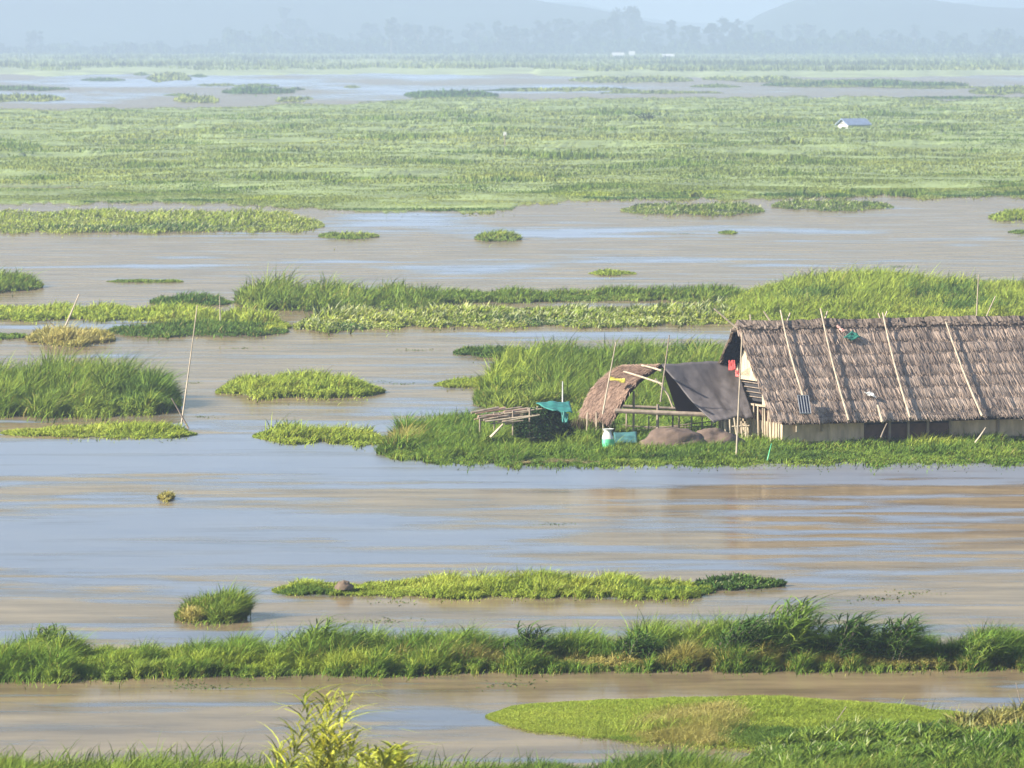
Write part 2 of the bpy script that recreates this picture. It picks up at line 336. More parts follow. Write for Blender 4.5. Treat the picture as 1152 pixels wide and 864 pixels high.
        bl.blades(q, h[k] * 0.55, wd[k], colours('straw', q[:, 0], q[:, 1], sc_, int(k.sum()), 3) * 0.8, nr[k], rng.normal(0, .5, (int(k.sum()), 3)) * np.array([1, 1, 0]), droop=0.6)
    for (ex, ey, eh, en, ew) in extra:       # taller tufts: x, y of foot, height px, count, spread px
        q = G(rng.normal(ex, ew, en), rng.normal(ey, 1.2, en)); scq = q[:, 1] / F
        hq = eh * scq * rng.uniform(0.35, 1.1, en)
        bl.blades(q, hq, wpx * scq * 1.1, colours(pal, q[:, 0] * 2, q[:, 1] * 2, scq, en, 2), nz(np.array([0, 0, .6]) + rng.normal(0, .4, (en, 3))),
                  LEAN * 1.2 + rng.normal(0, .3, (en, 3)) * np.array([1, 1, 0]), droop=rng.uniform(0.2, 1.0, en), prof=(0.7, 1, 0.8, 0.45, 0))
    g = bl.build('grass' if thing else name, M_leaf, root)
    if thing: tag(g, kind='stuff')
    else:
        tag(mo, kind='structure'); tag(g, label, cat, kind='stuff')
    return root
# the far shore, a long low bank that runs back to the hills
def far_land():
    xs = np.linspace(-400, 1552, 300); rows = [84.5, 82, 78, 73, 68, 64, 60, 56, 52, 49]
    P = []
    for k, y in enumerate(rows):
        yy = y + (fbm(xs / 60, 0 * xs, 3, 71) - .5) * (6 if k < 3 else 0) + (2.0 * (xs > 600) if k < 3 else 0)
        p = G(xs, yy); p[:, 2] = -0.1 if k == 0 else 0.4 + 1.2 * fbm(p[:, 0] / 60, p[:, 1] / 80, 3, 3); P.append(p)
    P = np.stack(P, 1); P[0, :, 0] = -3900; P[-1, :, 0] = 3900
    last = P[:, -1].copy(); last[:, 1] = 12200; last[:, 0] *= 1.4; last[:, 0] = np.clip(last[:, 0], -3900, 3900); P = np.concatenate([P, last[:, None]], 1)
    nu, nv = P.shape[:2]; i, j = np.meshgrid(np.arange(nu - 1), np.arange(nv - 1), indexing='ij'); a = (i * nv + j).ravel()
    T = np.concatenate([np.stack([a, a + nv, a + nv + 1], 1), np.stack([a, a + nv + 1, a + 1], 1)])
    tag(B().add(P.reshape(-1, 3), T).build('far_shore', solid('far_fields', (0.25, 0.29, 0.12), 1, 0.35, 0.02), smooth=True), 'pale green far shore in front of the hazy trees', kind='structure')
    n = 60000; x = rng.uniform(-60, 1212, n); y = rng.uniform(62.5, 86, n)
    p = G(x, y); k = (y < 81 + (fbm(x / 60, 0 * x, 3, 71) - .5) * 6 + 2.0 * (x > 600)); p = p[k]; n = len(p)
    c = colours('far', p[:, 0] / 50, p[:, 1] / 120, 1, n); dk = fbm(p[:, 0] / 90, p[:, 1] / 90, 3, 12) > 0.6; c[dk] *= 0.5
    p[:, 2] = 0.4
    bl = B().blades(p, rng.uniform(0.5, 1.8, n) * (1 + 0.7 * dk), p[:, 1] / F * 2.0, c, nz(np.array([0, 0, .8]) + rng.normal(0, .4, (n, 3))), prof=(1, .8, 0))
    tag(bl.build('shore_scrub', M_leaf), 'low hazy scrub and reeds covering the far shore', 'scrub', kind='stuff')
far_land()
EXT = -60, 1212
# broad marsh of the middle distance
island('marsh_grass', 'broad green marsh of reeds and grass spreading across the middle distance', 'marsh grass',
       [(-60, 228, 123, 5), (60, 229, 122, 5), (240, 230, 121, 5), (350, 233, 118, 5.5), (400, 238, 115, 5.5), (480, 239, 112, 5.5), (550, 238, 111, 6), (580, 234, 111, 5.5), (625, 228, 111, 5.5), (700, 226, 111, 5.5), (860, 224, 109, 5.5), (1000, 222, 110, 5.5), (1212, 222, 114, 5.5)],
       'far', 3.4, 'far', 0.66, clump=9, wpx=0.75, thing=False, kind='structure', hmin=0.25, ny=64, dx=3, und=0.62,
       patches=[(20, 212, 90, 2.2, 'mud', .3)] + [(qx_, qy_, rng.uniform(18, 60), 1.3, 'deep', 2.4) for qx_, qy_ in ((120, 228), (210, 227), (420, 236), (500, 237), (560, 236), (690, 224), (760, 223), (880, 221), (930, 222), (1010, 220), (1080, 221), (1140, 220))] + [(qx_, qy_, rng.uniform(20, 50), 1.6, 'bright', 1.8) for qx_, qy_ in ((300, 226), (470, 232), (660, 221), (800, 219), (970, 218))] + [(rng.uniform(0, 1152), rng.uniform(125, 222), rng.uniform(12, 60), rng.uniform(1.0, 2.4), 'grass', 1.7) for _ in range(110)])
FAR_G = 'small low islands in the far hazy water'
for i, (a, b, yb, yt, h, lab) in enumerate([
        (-60, 78, 102, 99, 3, 'faint low grass strip in the far water, upper one at the left edge'), (-60, 72, 114, 109, 4, 'faint grass island in the far water, lower one at the left edge'),
        (165, 215, 92, 84, 3, 'thin hazy grass spit joined to the far shore on the left'), (250, 332, 106, 101, 4, 'long hazy grass islet in the middle of the far water'),
        (196, 246, 116, 110, 5, 'rounded hazy green islet beside the broad marsh'), (310, 343, 115, 111, 3, 'short dark islet close behind the broad marsh'),
        (455, 560, 111, 104, 4, 'hazy grass tongue reaching from marsh into the far water'), (640, 780, 93, 88, 3, 'thin grass bar crossing the far water below the pale buildings'),
        (790, 900, 91, 88, 3, 'narrow dark bar in the far water right of the pale buildings'), (880, 1090, 98, 94, 3, 'long dark green bar in the far water on the right'),
        (560, 720, 103, 100, 2, 'very thin brown-green bar in the far water'), (1090, 1212, 106, 98, 3, 'broad hazy bar in the far water at the right edge')]):
    island('grass_islet', lab, 'grass island', [(a, yb, yt, h), ((a + b) / 2, yb, yt, h * 1.2), (b, yb, yt, h)], 'far' if i % 3 else 'deep', 2.0, 'far', 0.3, clump=8, wpx=1.6, group=FAR_G)
for i in range(22):
    y = rng.uniform(84.5, 113); x = rng.uniform(-40, 1190); L_ = rng.uniform(25, 110) * (0.6 + (x > 500) * .7)
    side = 'left' if x < 380 else ('middle' if x < 770 else 'right'); rowd = 'near far shore' if y < 92 else ('halfway across' if y < 103 else 'close behind marsh')
    island('grass_islet', 'thin hazy grass sliver in the far water %s, %s' % (('in the ' + side) if side == 'middle' else 'on the ' + side, rowd), 'grass island', [(x - L_ / 2, y, y - 1.5, 1.6), (x, y + .4, y - 2.2, 2.4), (x + L_ / 2, y, y - 1.5, 1.6)], ['far', 'deep', 'grass'][i % 3], 3.0, 'far', 0.3, clump=8, wpx=1.2, group='thin grass slivers in the far water')
MID_G = 'floating grass islands on the lake'
def isl(label, prof, **k): return island(k.pop('name', 'floating_island'), label, 'floating island', prof, group=k.pop('group', MID_G), **k)
isl('long low island in front of the marsh at the left edge', [(-60, 262, 238, 8), (100, 263, 239, 8), (230, 262, 240, 9), (320, 261, 243, 9), (365, 259, 248, 6)], pal='bright', dens=3, style='hyacinth', clump=3, wpx=0.55, patches=[(150, 259, 130, 3, 'deep', 1)])
isl('tiny flat clump right of the long low island', [(358, 268, 263, 4), (395, 269, 264, 5), (426, 268, 265, 4)], dens=4, clump=1.5)
isl('tiny flat round clump alone in brown water', [(534, 271, 266, 6), (560, 272, 266, 8), (586, 271, 267, 5)], dens=4, clump=1.5)
isl('low island at the marsh front, left of a similar one', [(698, 240, 232, 6), (760, 243, 231, 8), (860, 241, 233, 7)], dens=3, clump=3, style='hyacinth', wpx=0.55)
isl('low island at the marsh front with pale leaves, right of a similar one', [(868, 236, 228, 6), (940, 237, 227, 7), (1006, 236, 229, 5)], dens=3, clump=3, style='hyacinth', wpx=0.55)
isl('half island cut by the right edge in front of the marsh', [(1112, 248, 242, 6), (1150, 250, 238, 9), (1212, 250, 238, 9)], dens=3, clump=3, pal='bright')
isl('flat speck of weed at the right edge below the half island', [(1134, 263, 260, 3), (1160, 264, 259, 4), (1212, 263, 260, 3)], dens=4)
isl('flat speck of weed in brown water right of the middle', [(808, 263, 261, 2), (820, 264, 261, 3), (830, 263, 261, 2)], dens=5, clump=1)
isl('thin flat patch of weed above the grass bank', [(662, 309, 306, 3), (690, 310, 305, 4), (716, 309, 307, 2)], dens=5, clump=1, pal='bright')
isl('thin flat sliver of weed on brown water, upper left', [(120, 318, 315, 2), (165, 318, 315, 3), (206, 318, 316, 2)], dens=5, clump=1)
isl('rounded grass island at the left edge above the pole', [(-60, 329, 316, 14), (10, 329, 317, 13), (48, 326, 321, 8)], clump=1.2, wpx=1.3)
isl('dark low islet behind the left grass bank', [(168, 344, 337, 5), (215, 345, 337, 8), (264, 343, 338, 5)], pal='deep', dens=4, clump=1.2)
isl('wide reed bank across the middle, back row', [(264, 344, 330, 16), (300, 350, 334, 24), (360, 352, 332, 22), (440, 350, 333, 18), (520, 341, 333, 13), (640, 339, 332, 9), (760, 339, 331, 9), (840, 342, 330, 14)], clump=1.2, wpx=1.3, dens=3.2)
isl('front row of pale leaved water hyacinth in the middle bank', [(330, 373, 362, 12), (370, 375, 360, 16), (425, 368, 354, 12), (500, 367, 351, 12), (600, 368, 350, 11), (660, 367, 352, 10), (760, 366, 350, 10), (850, 366, 348, 12)], pal='bright', style='hyacinth', clump=1.4, wpx=0.9, dens=4.2, pale=.22, patches=[(600, 365, 50, 2.5, 'deep', 1), (395, 371, 25, 3, 'deep', 1.2)])
isl('tall bright reed island behind the thatched house', [(800, 364, 345, 10), (850, 366, 332, 16), (900, 366, 322, 21), (960, 366, 316, 23), (1050, 366, 322, 20), (1120, 366, 326, 19), (1212, 364, 322, 21)], pal='bright', clump=1.4, wpx=1.1, mat_h=.45, dens=3.0, patches=[(905, 350, 40, 6, 'deep', 1), (1060, 342, 40, 7, 'deep', 1.2), (1090, 355, 60, 5, 'deep', 1)])
isl('thin bank on the left reaching the edge, behind blue water', [(-60, 360, 347, 8), (90, 360, 348, 9), (150, 360, 350, 9), (210, 366, 352, 11), (300, 375, 358, 12), (328, 372, 362, 6)], pal='bright', clump=1.2, wpx=1.3, dens=3.2)
isl('dark fronted low bank left of the middle, in front of blue water', [(120, 378, 370, 8), (180, 379, 369, 9), (250, 378, 368, 10), (325, 376, 368, 6)], pal='deep', clump=1.2, wpx=1.3)
isl('dry straw coloured tuft island at the left end of the bank', [(28, 385, 377, 10), (60, 388, 376, 15), (100, 388, 377, 12), (130, 385, 379, 8)], pal='straw', clump=1, wpx=1.2, dens=4)
isl('thin weed strip at the left edge beside the straw coloured island', [(-60, 382, 376, 5), (0, 383, 376, 6), (32, 381, 378, 4)], pal='deep', clump=1, dens=4)
isl('dark flat islet left of the grassy mound', [(510, 400, 395, 5), (550, 402, 394, 8), (597, 401, 395, 6)], pal='deep', clump=1, dens=4)
isl('big dark green grass island at the left edge', [(-60, 468, 436, 32), (60, 468, 436, 33), (130, 468, 438, 32), (175, 467, 442, 26), (203, 465, 452, 14)], pal='grass', clump=1.2, wpx=1.3, dens=4, patches=[(60, 440, 90, 8, 'grass', 1.1), (160, 458, 50, 9, 'deep', 1.0)])  # deep patch paints the island's shaded lower right side in darker green
isl('oval yellow-green grass island alone in the middle water', [(242, 444, 437, 8), (290, 447, 432, 15), (350, 448, 431, 18), (400, 446, 433, 14), (433, 443, 438, 5)], pal='bright', clump=1.5, wpx=1.2, dens=4, mat_h=0.45)
isl('thin bright strip below the big dark island', [(0, 490, 485, 4), (60, 491, 484, 6), (130, 493, 483, 8), (200, 493, 484, 8), (222, 490, 486, 5)], pal='bright', clump=1, wpx=1.2, dens=5)
isl('low green islet touching the left end of house island', [(284, 495, 486, 9), (320, 499, 485, 15), (380, 501, 486, 10), (440, 501, 488, 10)], pal='bright', clump=1, wpx=1.2, dens=4, extra=[(322, 492, 34, 60, 12)])
isl('thin pale tail of weed left of the grassy mound', [(488, 435, 432, 3), (520, 436, 430, 6), (550, 437, 430, 8)], pal='bright', clump=1, dens=5)
isl('grassy mound of tall reeds behind the open shed', [(533, 462, 436, 10), (560, 466, 420, 30), (600, 470, 405, 26), (660, 474, 402, 26), (740, 474, 402, 26), (800, 474, 402, 25), (862, 474, 404, 20)], pal='grass', clump=1.5, wpx=1.3, dens=3, mat_h=0.3, patches=[(640, 422, 50, 6, 'deep', .9), (700, 440, 60, 8, 'deep', .9), (570, 440, 35, 15, 'bright', 1), (780, 412, 60, 3, 'deep', 1)])
isl('long island carrying the thatched house and shed', [(424, 514, 500, 16), (450, 517, 486, 20), (500, 520, 478, 15), (560, 523, 470, 16), (640, 525, 468, 12), (720, 524, 466, 10), (820, 523, 462, 9), (880, 522, 440, 9), (1000, 522, 440, 9.5), (1212, 522, 440, 9.5)], pal='leafy', clump=0.8, wpx=1.1, dens=3.4, mat_h=0.2,
    patches=[(600, 508, 100, 6, 'grass', 1.2), (900, 516, 70, 5, 'deep', 1), (450, 506, 20, 6, 'straw', 1), (760, 516, 70, 3, 'deep', .9), (1050, 505, 30, 5, 'bright', 1.2)], extra=[(570, 488, 26, 260, 22), (612, 496, 24, 200, 16), (640, 515, 22, 500, 40), (1060, 512, 24, 300, 22), (500, 508, 26, 300, 30)])
isl('long thin bright green island above the near bank', [(306, 669, 661, 6), (340, 670, 660, 9), (420, 670, 659, 9), (500, 672, 656, 14), (600, 673, 656, 14), (700, 673, 657, 11), (760, 674, 658, 12), (800, 671, 660, 9)], pal='bright', clump=0.8, wpx=1.1, dens=4, patches=[(345, 668, 50, 3, 'deep', 1), (750, 668, 70, 3, 'deep', 1)])
isl('dark leafy islet at the right end of the thin bright island', [(780, 663, 656, 9), (830, 664, 655, 12), (883, 661, 657, 8)], pal='deep', style='hyacinth', clump=0.5, wpx=0.9, dens=5, pale=0.03)
isl('dry leafy tuft with tall reeds standing alone in the water', [(197, 699, 690, 12), (230, 701, 688, 17), (258, 700, 689, 22), (277, 698, 692, 20)], pal='grass', clump=0.5, wpx=1.2, dens=14, extra=[(260, 695, 52, 70, 8)], patches=[(215, 698, 14, 4, 'straw', 1)], name='reed_tuft')
isl('tiny straw coloured tuft alone on the blue water', [(177, 562, 558, 5), (187, 564, 557, 8), (196, 562, 559, 5)], pal='straw', clump=0.3, wpx=1, dens=14, name='reed_tuft')
isl('near grass bank running across the whole picture', [(-60, 766, 742, 27), (60, 766, 742, 28), (200, 762, 740, 22), (330, 760, 738, 26), (420, 760, 738, 28), (560, 757, 737, 27), (700, 755, 736, 28), (850, 755, 734, 30), (960, 755, 735, 27), (1060, 754, 737, 24), (1212, 755, 737, 24)],
    pal='leafy', clump=0.55, wpx=1.0, dens=6.5, mat_h=0.3, patches=[(300, 757, 300, 3, 'bright', .8), (800, 752, 500, 3.5, 'straw', .7), (180, 745, 120, 6, 'grass', 1)],
    extra=[(50, 748, 48, 160, 30), (200, 748, 40, 120, 50), (350, 748, 62, 260, 22), (330, 748, 60, 200, 60), (560, 748, 50, 260, 50), (700, 748, 60, 200, 40), (980, 748, 60, 300, 60), (1100, 748, 45, 200, 22)])
isl('smooth lime green mound island at the lower right', [(546, 812, 800, 5), (600, 824, 793, 7), (700, 833, 787, 8), (800, 841, 787, 15), (880, 843, 788, 15), (980, 830, 792, 9), (1080, 822, 803, 8), (1110, 820, 808, 5)], pal='bright', clump=1.6, wpx=0.65, dens=12, mat_h=0.72, hmin=0.8,
    patches=[(775, 824, 60, 18, 'straw', 1.7), (870, 836, 55, 7, 'deep', 1.3), (650, 834, 60, 4, 'leafy', 1.6)], extra=[(770, 828, 34, 700, 40), (1000, 806, 26, 260, 30)], rough=0.5)  # deep patch paints the shadow under the overhanging front edge
isl('dense leafy bank in the lower right corner', [(830, 866, 852, 10), (870, 880, 838, 18), (940, 890, 826, 20), (1040, 895, 820, 20), (1120, 895, 812, 26), (1212, 900, 808, 34)], pal='leafy', style='hyacinth', clump=0.5, wpx=1.0, dens=6, pale=0.02, patches=[(1120, 830, 50, 14, 'straw', 1.2)])
isl('leafy grass bank along the bottom edge', [(-60, 960, 866, 26), (100, 960, 868, 26), (300, 960, 870, 26), (500, 960, 872, 22), (650, 960, 870, 26), (750, 960, 868, 30), (900, 960, 872, 26), (1212, 960, 872, 26)], pal='grass', clump=0.5, wpx=1.3, dens=2.2, patches=[(700, 880, 130, 16, 'deep', 1.1)],
    extra=[(120, 872, 56, 120, 60), (250, 872, 60, 90, 60), (500, 876, 50, 120, 60), (800, 872, 44, 200, 60), (200, 870, 40, 300, 120)])

# leafy tall plants that rise above the near bank, each one a thing
def tall_plant(name, label, px, foot, hpx, spread, nst, pal='leafy', Y=None, lw=1.7, group=None, leaf=0.32, wind=0.35):
    g = G(px, foot) if Y is None else D(px, foot, Y)
    sc = g[1] / F; root = empty(name, g, label, 'plant', group)
    st = B(); lv = B(); hh = hpx * sc
    for k in range(nst):
        off = rng.normal(0, spread * sc * 0.5, 2); base = g + np.array([off[0], off[1], 0]); base[2] = g[2]
        L_ = hh * rng.uniform(0.5, 1.0) * (1 - 0.35 * min(1, abs(off[0]) / (spread * sc + 1e-6)))
        ln = np.array([wind + rng.normal(0, 0.22), rng.normal(0, 0.2), 0])
        ts = np.linspace(0, 1, 6); pts = base + np.outer(ts, [0, 0, 1]) * L_ * 0.92 + np.outer(ts ** 2, ln) * L_ * 0.7
        for a_, b_ in zip(pts[:-1], pts[1:]): st.tube(a_, b_, 0.35 * sc, 0.3 * sc, 4, seg=1)
        nl = 20; tl = rng.uniform(0.2, 1.0, nl)
        q = np.stack([np.interp(tl, ts, pts[:, c]) for c in range(3)], 1)
        dirv = rng.normal(0, 1, (nl, 3)) * np.array([1, 1, 0]); dirv = nz(dirv) * rng.uniform(0.5, 1.6, (nl, 1)) + np.array([wind * 1.4, 0, 0])
        lv.blades(q, leaf * hh * rng.uniform(0.6, 1.2, nl), lw * sc * rng.uniform(0.7, 1.3, nl), colours(pal, q[:, 0] * 3, q[:, 1] * 3, sc, nl, 4),
                  nz(np.array([0, 0, .7]) + rng.normal(0, .45, (nl, 3))), dirv, droop=rng.uniform(0.4, 1.4, nl), prof=(0.5, 1, 0.8, 0.45, 0))
    st.build('stem', M_bark if pal == 'deep' else solid(name + '_stem', (0.16, 0.19, 0.06), 0.8), root); lv.build('foliage', M_leaf, root)
    return root
TG = 'tall leafy plants on the near bank'
for (x, hp, spd, n, lab, pl) in [(350, 66, 14, 26, 'wispy tall plant on the near bank, left of the middle', 'leafy'), (392, 46, 16, 26, 'dark bushy plant beside the wispy one on near bank', 'deep'),
                             (510, 44, 20, 26, 'low feathery plant in the middle of the near bank', 'leafy'), (590, 52, 20, 34, 'dark feathery bush in the middle of the near bank', 'deep'),
                             (715, 48, 20, 36, 'round bush on the near bank, left of the tallest plant', 'deep'), (820, 66, 20, 50, 'dense plant leaning on the left of the tallest one', 'deep'), (872, 82, 24, 70, 'tallest wind-bent plant on the near bank', 'leafy'),
                             (945, 66, 22, 54, 'bushy plant right of the tallest one on near bank', 'deep'), (1000, 62, 22, 60, 'dark dense bush toward the right of the near bank', 'deep'), (1098, 44, 22, 44, 'low rounded bush near the right end of near bank', 'leafy'),
                             (50, 50, 22, 40, 'pale feathery bush at the left end of the near bank', 'grass')]:
    tall_plant('tall_plant', lab, x, 750, hp, spd, n, pl, group=TG, wind=0.35 + 0.2 * (x > 780))
tall_plant('reed_plant', 'yellow-green reed with broad blades rising from the bottom edge', 355, 905, 155, 54, 24, 'lime', Y=86.0, lw=2.7, leaf=0.24, wind=0.25)
tall_plant('reed_plant', 'small yellow-green reed at the bottom edge right of the tall reed', 430, 888, 56, 40, 26, 'lime', Y=88.0, lw=4.5, leaf=0.3, wind=0.2)

# plants standing out of the marsh
def stem_tuft(name, label, x, y, hpx, wpx_, n, col, lw=2.6):
    g = G(x, y); sc = g[1] / F; root = empty(name, g, label, 'plant'); q = g + rng.normal(0, 1, (n, 3)) * np.array([wpx_ * sc * .4, wpx_ * sc * .4, 0]); q[:, 2] = 0.3
    B().blades(q, hpx * sc * rng.uniform(.5, 1.1, n), lw * sc, np.tile(col, (n, 1)) * rng.uniform(.7, 1.2, (n, 1)), nz(np.array([0, 0, .6]) + rng.normal(0, .4, (n, 3))), rng.normal(0, .5, (n, 3)) * np.array([1, 1, 0]), droop=0.5, prof=(.4, 1, .8, 0)).build('foliage', M_leaf, root)
stem_tuft('banana_plant', 'pale broad leaved plant standing out of the marsh left of hut', 890, 166, 15, 22, 40, (0.30, 0.36, 0.10))
stem_tuft('banana_plant', 'pair of small pale leaved plants in the marsh, centre right', 818, 162, 9, 16, 16, (0.26, 0.32, 0.12))
stem_tuft('shrub', 'dark upright shrub in the far marsh right of the middle', 728, 141, 17, 8, 40, (0.07, 0.09, 0.04))
stem_tuft('shrub', 'pale shrub tip at the front edge of the marsh', 783, 226, 10, 12, 24, (0.25, 0.32, 0.08))

# ------------------------------------------------------------------ thatched house
th = math.radians(20); U = np.array([math.cos(th), math.sin(th), 0]); Vb = np.array([-math.sin(th), math.cos(th), 0]); Z = np.array([0, 0, 1.])
E0 = D(868, 470, 175.0); W = 2.8; R0 = D(832, 368, 175.0 + W * math.cos(th)); RISE = R0[2] - E0[2]; LEN = 14.0
SL = nz(Vb * W + Z * RISE); SLB = nz(-Vb * W + Z * RISE); NF = nz(np.cross(U, SL)); SLEN = math.hypot(W, RISE)
O = E0.copy(); O[2] = 0.12
def thatch(bl, p0, u, s, lu, ls, rows, n, edge=0.12, dark=1.0, warm=0.0, clump=0.5):
    # p0 lower corner, u along the eave, s up the slope: overlapping courses of straw
    nn = nz(np.cross(u, s)); nn = nn if nn[2] > 0 else -nn
    for r in range(rows):
        a, b = r / rows * ls, (r + 1) / rows * ls
        def fn(U_, V_, a=a, b=b):
            uu = U_ * lu; vv = a - 0.10 + (b - a + 0.22) * V_
            vv = vv + 0.16 * (fbm(uu * .55, uu * 0 + r * 3.3, 3, 60 + r) - .5)
            vv = vv - 0.12 * (fbm(uu * 3.2, uu * 0 + r, 3, r + 3) - .4) * (1 - V_)
            lift = 0.09 * (1 - V_) + 0.02 + 0.05 * (fbm(uu * 2.1, vv * 2.1, 3, 20 + r) - .5)
            return p0 + uu[..., None] * u + vv[..., None] * s + lift[..., None] * nn
        cc = np.array([0.15, 0.115, 0.095]) * dark
        bl.sheet(fn, int(lu * 9), 6, 0.05, 0, cc, nn)
    m = int(n * 2.6); uu = rng.uniform(-0.03, lu + 0.03, m); rr = rng.integers(0, rows, m); vv = (rr + rng.uniform(0.25, 1.1, m)) / rows * ls
    patch = fbm(uu / clump, vv / clump * 1.2, 4, 50); fine = rng.normal(0, .10, m); bund = vnoise(uu * 7.0, rr * 3.1, 77)
    t = np.clip(patch * 1.5 - .35 + fine + 0.5 * (bund - .5), 0, 1)[:, None]
    c0 = np.array([0.27, 0.205, 0.165]); c1 = np.array([0.56, 0.43, 0.335]) + np.array([0.05, 0, -0.02]) * warm
    c = (c0 * (1 - t) + c1 * t) * dark
    base = p0 + uu[:, None] * u + vv[:, None] * s; frac = (vv / ls * rows) % 1
    base += s * (0.16 * (fbm(uu * .55, uu * 0 + rr * 3.3, 3, 60) - .5) + rng.normal(0, .03, m))[:, None]; base += nn * (0.04 + 0.085 * (1 - frac) ** 1.4)[:, None]
    ln_ = rng.uniform(0.25, 0.5, m); d = -s * 1.0 + u * rng.normal(0, .10, m)[:, None] + nn * rng.uniform(-.02, .10, m)[:, None]
    tip = base + d * ln_[:, None]; wv = u * 0.5
    wid = rng.uniform(0.006, 0.019, m)[:, None]
    V = np.stack([base - wv * wid * 2, base + wv * wid * 2, tip + wv * wid * 1.2, tip - wv * wid * 1.2], 1).reshape(-1, 3)
    k = np.arange(m)[:, None] * 4; T = np.concatenate([k + [0, 1, 2], k + [0, 2, 3]], 1).reshape(-1, 3)
    nr = nz(nn + rng.normal(0, .28, (m, 3)) - s * 0.15)
    bl.add(V, T, 0, np.repeat(c, 4, 0), np.repeat(nr, 4, 0))
def house():
    root = empty('thatched_house', O, 'long stilted house with a weathered brown thatch roof on the island', 'house')
    bl = B(); thatch(bl, E0, U, SL, LEN, SLEN, 8, 46000)
    Bk = E0 + Vb * 2 * W; thatch(bl, Bk, U, SLB, LEN, SLEN, 8, 9000)
    cap = R0 - U * 0.05                                            # ridge cap of straw bundles
    n = 6000; uu = rng.uniform(0, LEN, n); sg = rng.choice([-1, 1], n)
    p = cap + uu[:, None] * U + Z * (0.07 + 0.13 * fbm(uu * 1.3, uu * 0, 3, 14) + 0.05 * rng.uniform(0, 1, n))[:, None]; dn = np.where(sg[:, None] > 0, -SL, -SLB)
    tp = p + dn * rng.uniform(.2, .4, n)[:, None] + Z * 0.03 + U * rng.normal(0, .05, n)[:, None]; c = (np.array([0.14, 0.11, 0.09]) + np.outer(np.clip(fbm(uu * 1.5, uu * 0, 3, 4) + rng.normal(0, .2, n), 0, 1), [0.2, .155, .12]))
    wv = U * 0.03; V = np.stack([p - wv, p + wv, tp + wv, tp - wv], 1).reshape(-1, 3); k = np.arange(n)[:, None] * 4
    bl.add(V, np.concatenate([k + [0, 1, 2], k + [0, 2, 3]], 1).reshape(-1, 3), 0, np.repeat(c, 4, 0), np.repeat(nz(Z + rng.normal(0, .3, (n, 3))), 4, 0))
    rf = bl.build('roof', M_straw, root)
    B().tube(R0 - U * 0.3 - Z * .1, R0 + U * LEN - Z * .1, 0.05).build('ridge_pole', M_bamboo_old, rf)
    GI = 0.5; EI = 0.32; z0 = O[2]; ez = E0[2]
    C0 = O + U * GI + Vb * EI
    # gable wall facing the sun: lower split bamboo, upper cream frame
    top = lambda b: ez - 0.1 + min(b, 2 * W - b) / W * RISE
    g = B(); t_ = 0.05
    ledge = 1.30
    g.box(C0, Vb * (2 * W - 2 * EI), U * t_, Z * (0.62)); g.build('gable_wall', M_cream, root)
    g = B()                                                        # triangle above, cut around the dark window
    def panel(b0, b1, za, zb0, zb1, x=0.0):
        P_ = [O + U * (GI + x) + Vb * b0 + Z * (za - z0), O + U * (GI + x) + Vb * b1 + Z * (za - z0), O + U * (GI + x) + Vb * b1 + Z * (zb1 - z0), O + U * (GI + x) + Vb * b0 + Z * (zb0 - z0)]
        g.add(P_ + [q + U * t_ for q in P_], [(0, 2, 1), (0, 3, 2), (4, 5, 6), (4, 6, 7), (0, 1, 5), (0, 5, 4), (1, 2, 6), (1, 6, 5), (2, 3, 7), (2, 7, 6), (3, 0, 4), (3, 4, 7)])
    wz0, wz1 = 1.30, 1.92
    panel(1.25, 1.95, 1.18, top(1.25) - .05, top(1.95) - .05) ; panel(3.9, 4.5, 1.18, top(3.9) - .05, top(4.5) - .05)
    panel(1.95, 3.9, wz1, top(1.95) - .05, wz1 + .12)
    panel(1.95, 2.7, wz1 + .12, top(1.95) - .05, top(2.7) - .05); panel(2.9, 3.7, wz1 + .12, top(2.9) - .05, top(3.7) - .05)
    g.build('gable_panel', M_cream, root)
    wn = B().box(O + U * (GI + .10) + Vb * 1.95 + Z * (wz0 - z0), Vb * 1.95, U * .03, Z * (wz1 - wz0 + .0)).build('window', M_dark, root)
    s_ = B()
    for k in range(4): s_.box(O + U * (GI + .03) + Vb * (1.95) + Z * (wz0 - z0 + .12 + .14 * k), Vb * 1.95, U * .03, Z * .02)
    s_.build('shutter_slat', M_bamboo_old, wn)
    lv = B().box(O + U * (GI + .08) + Vb * 2.72 + Z * (wz1 + .12 - z0), Vb * .16, U * .02, Z * .75).build('louvre', M_dark, root)
    B().box(O + U * (GI - .08) + Vb * 0.2 + Z * (1.18 - z0), Vb * (2 * W - .4), U * .12, Z * .05).build('ledge', M_bamboo, root)
    for k in range(24):                                            # upright bamboo poles of the gable
        b = EI + 0.02 + k * 0.22 + rng.uniform(-.06, .06)
        if b > 2 * W - .3: break
        p = O + U * (GI - .1 + rng.uniform(-.04, .03)) + Vb * b - Z * .3
        B().tube(p, p + Z * (1.32 + rng.uniform(-.1, .12)) + Vb * rng.uniform(-.1, .1), 0.032, 0.026).build('wall_pole', M_bamboo, root)
    B().box(O + U * (GI + .15) + Vb * (EI + .05) - Z * .1, Vb * (2 * W - 2 * EI - .1), U * .04, Z * 1.15).build('inner_wall', M_brownwall, root)
    # long front wall: tan mud panels below, brown matting and dark openings above
    def seg(x0, x1, z_0, z_1, m, name, d=0.0):
        a = plane(x0, 480, C0 - Vb * d, Vb); b = plane(x1, 480, C0 - Vb * d, Vb); a[2] = z_0; b[2] = z_1 * 0 + z_0
        return B().box(a, b - a, Vb * .06, Z * (z_1 - z_0)).build(name, m, root)
    xe = 1380
    seg(881, xe, 0.0, 1.15, M_dark, 'wall', -0.08)
    seg(882, 972, 0.0, 0.72, M_mud, 'mud_panel'); seg(1068, xe, 0.0, 0.72, M_mud, 'mud_panel')
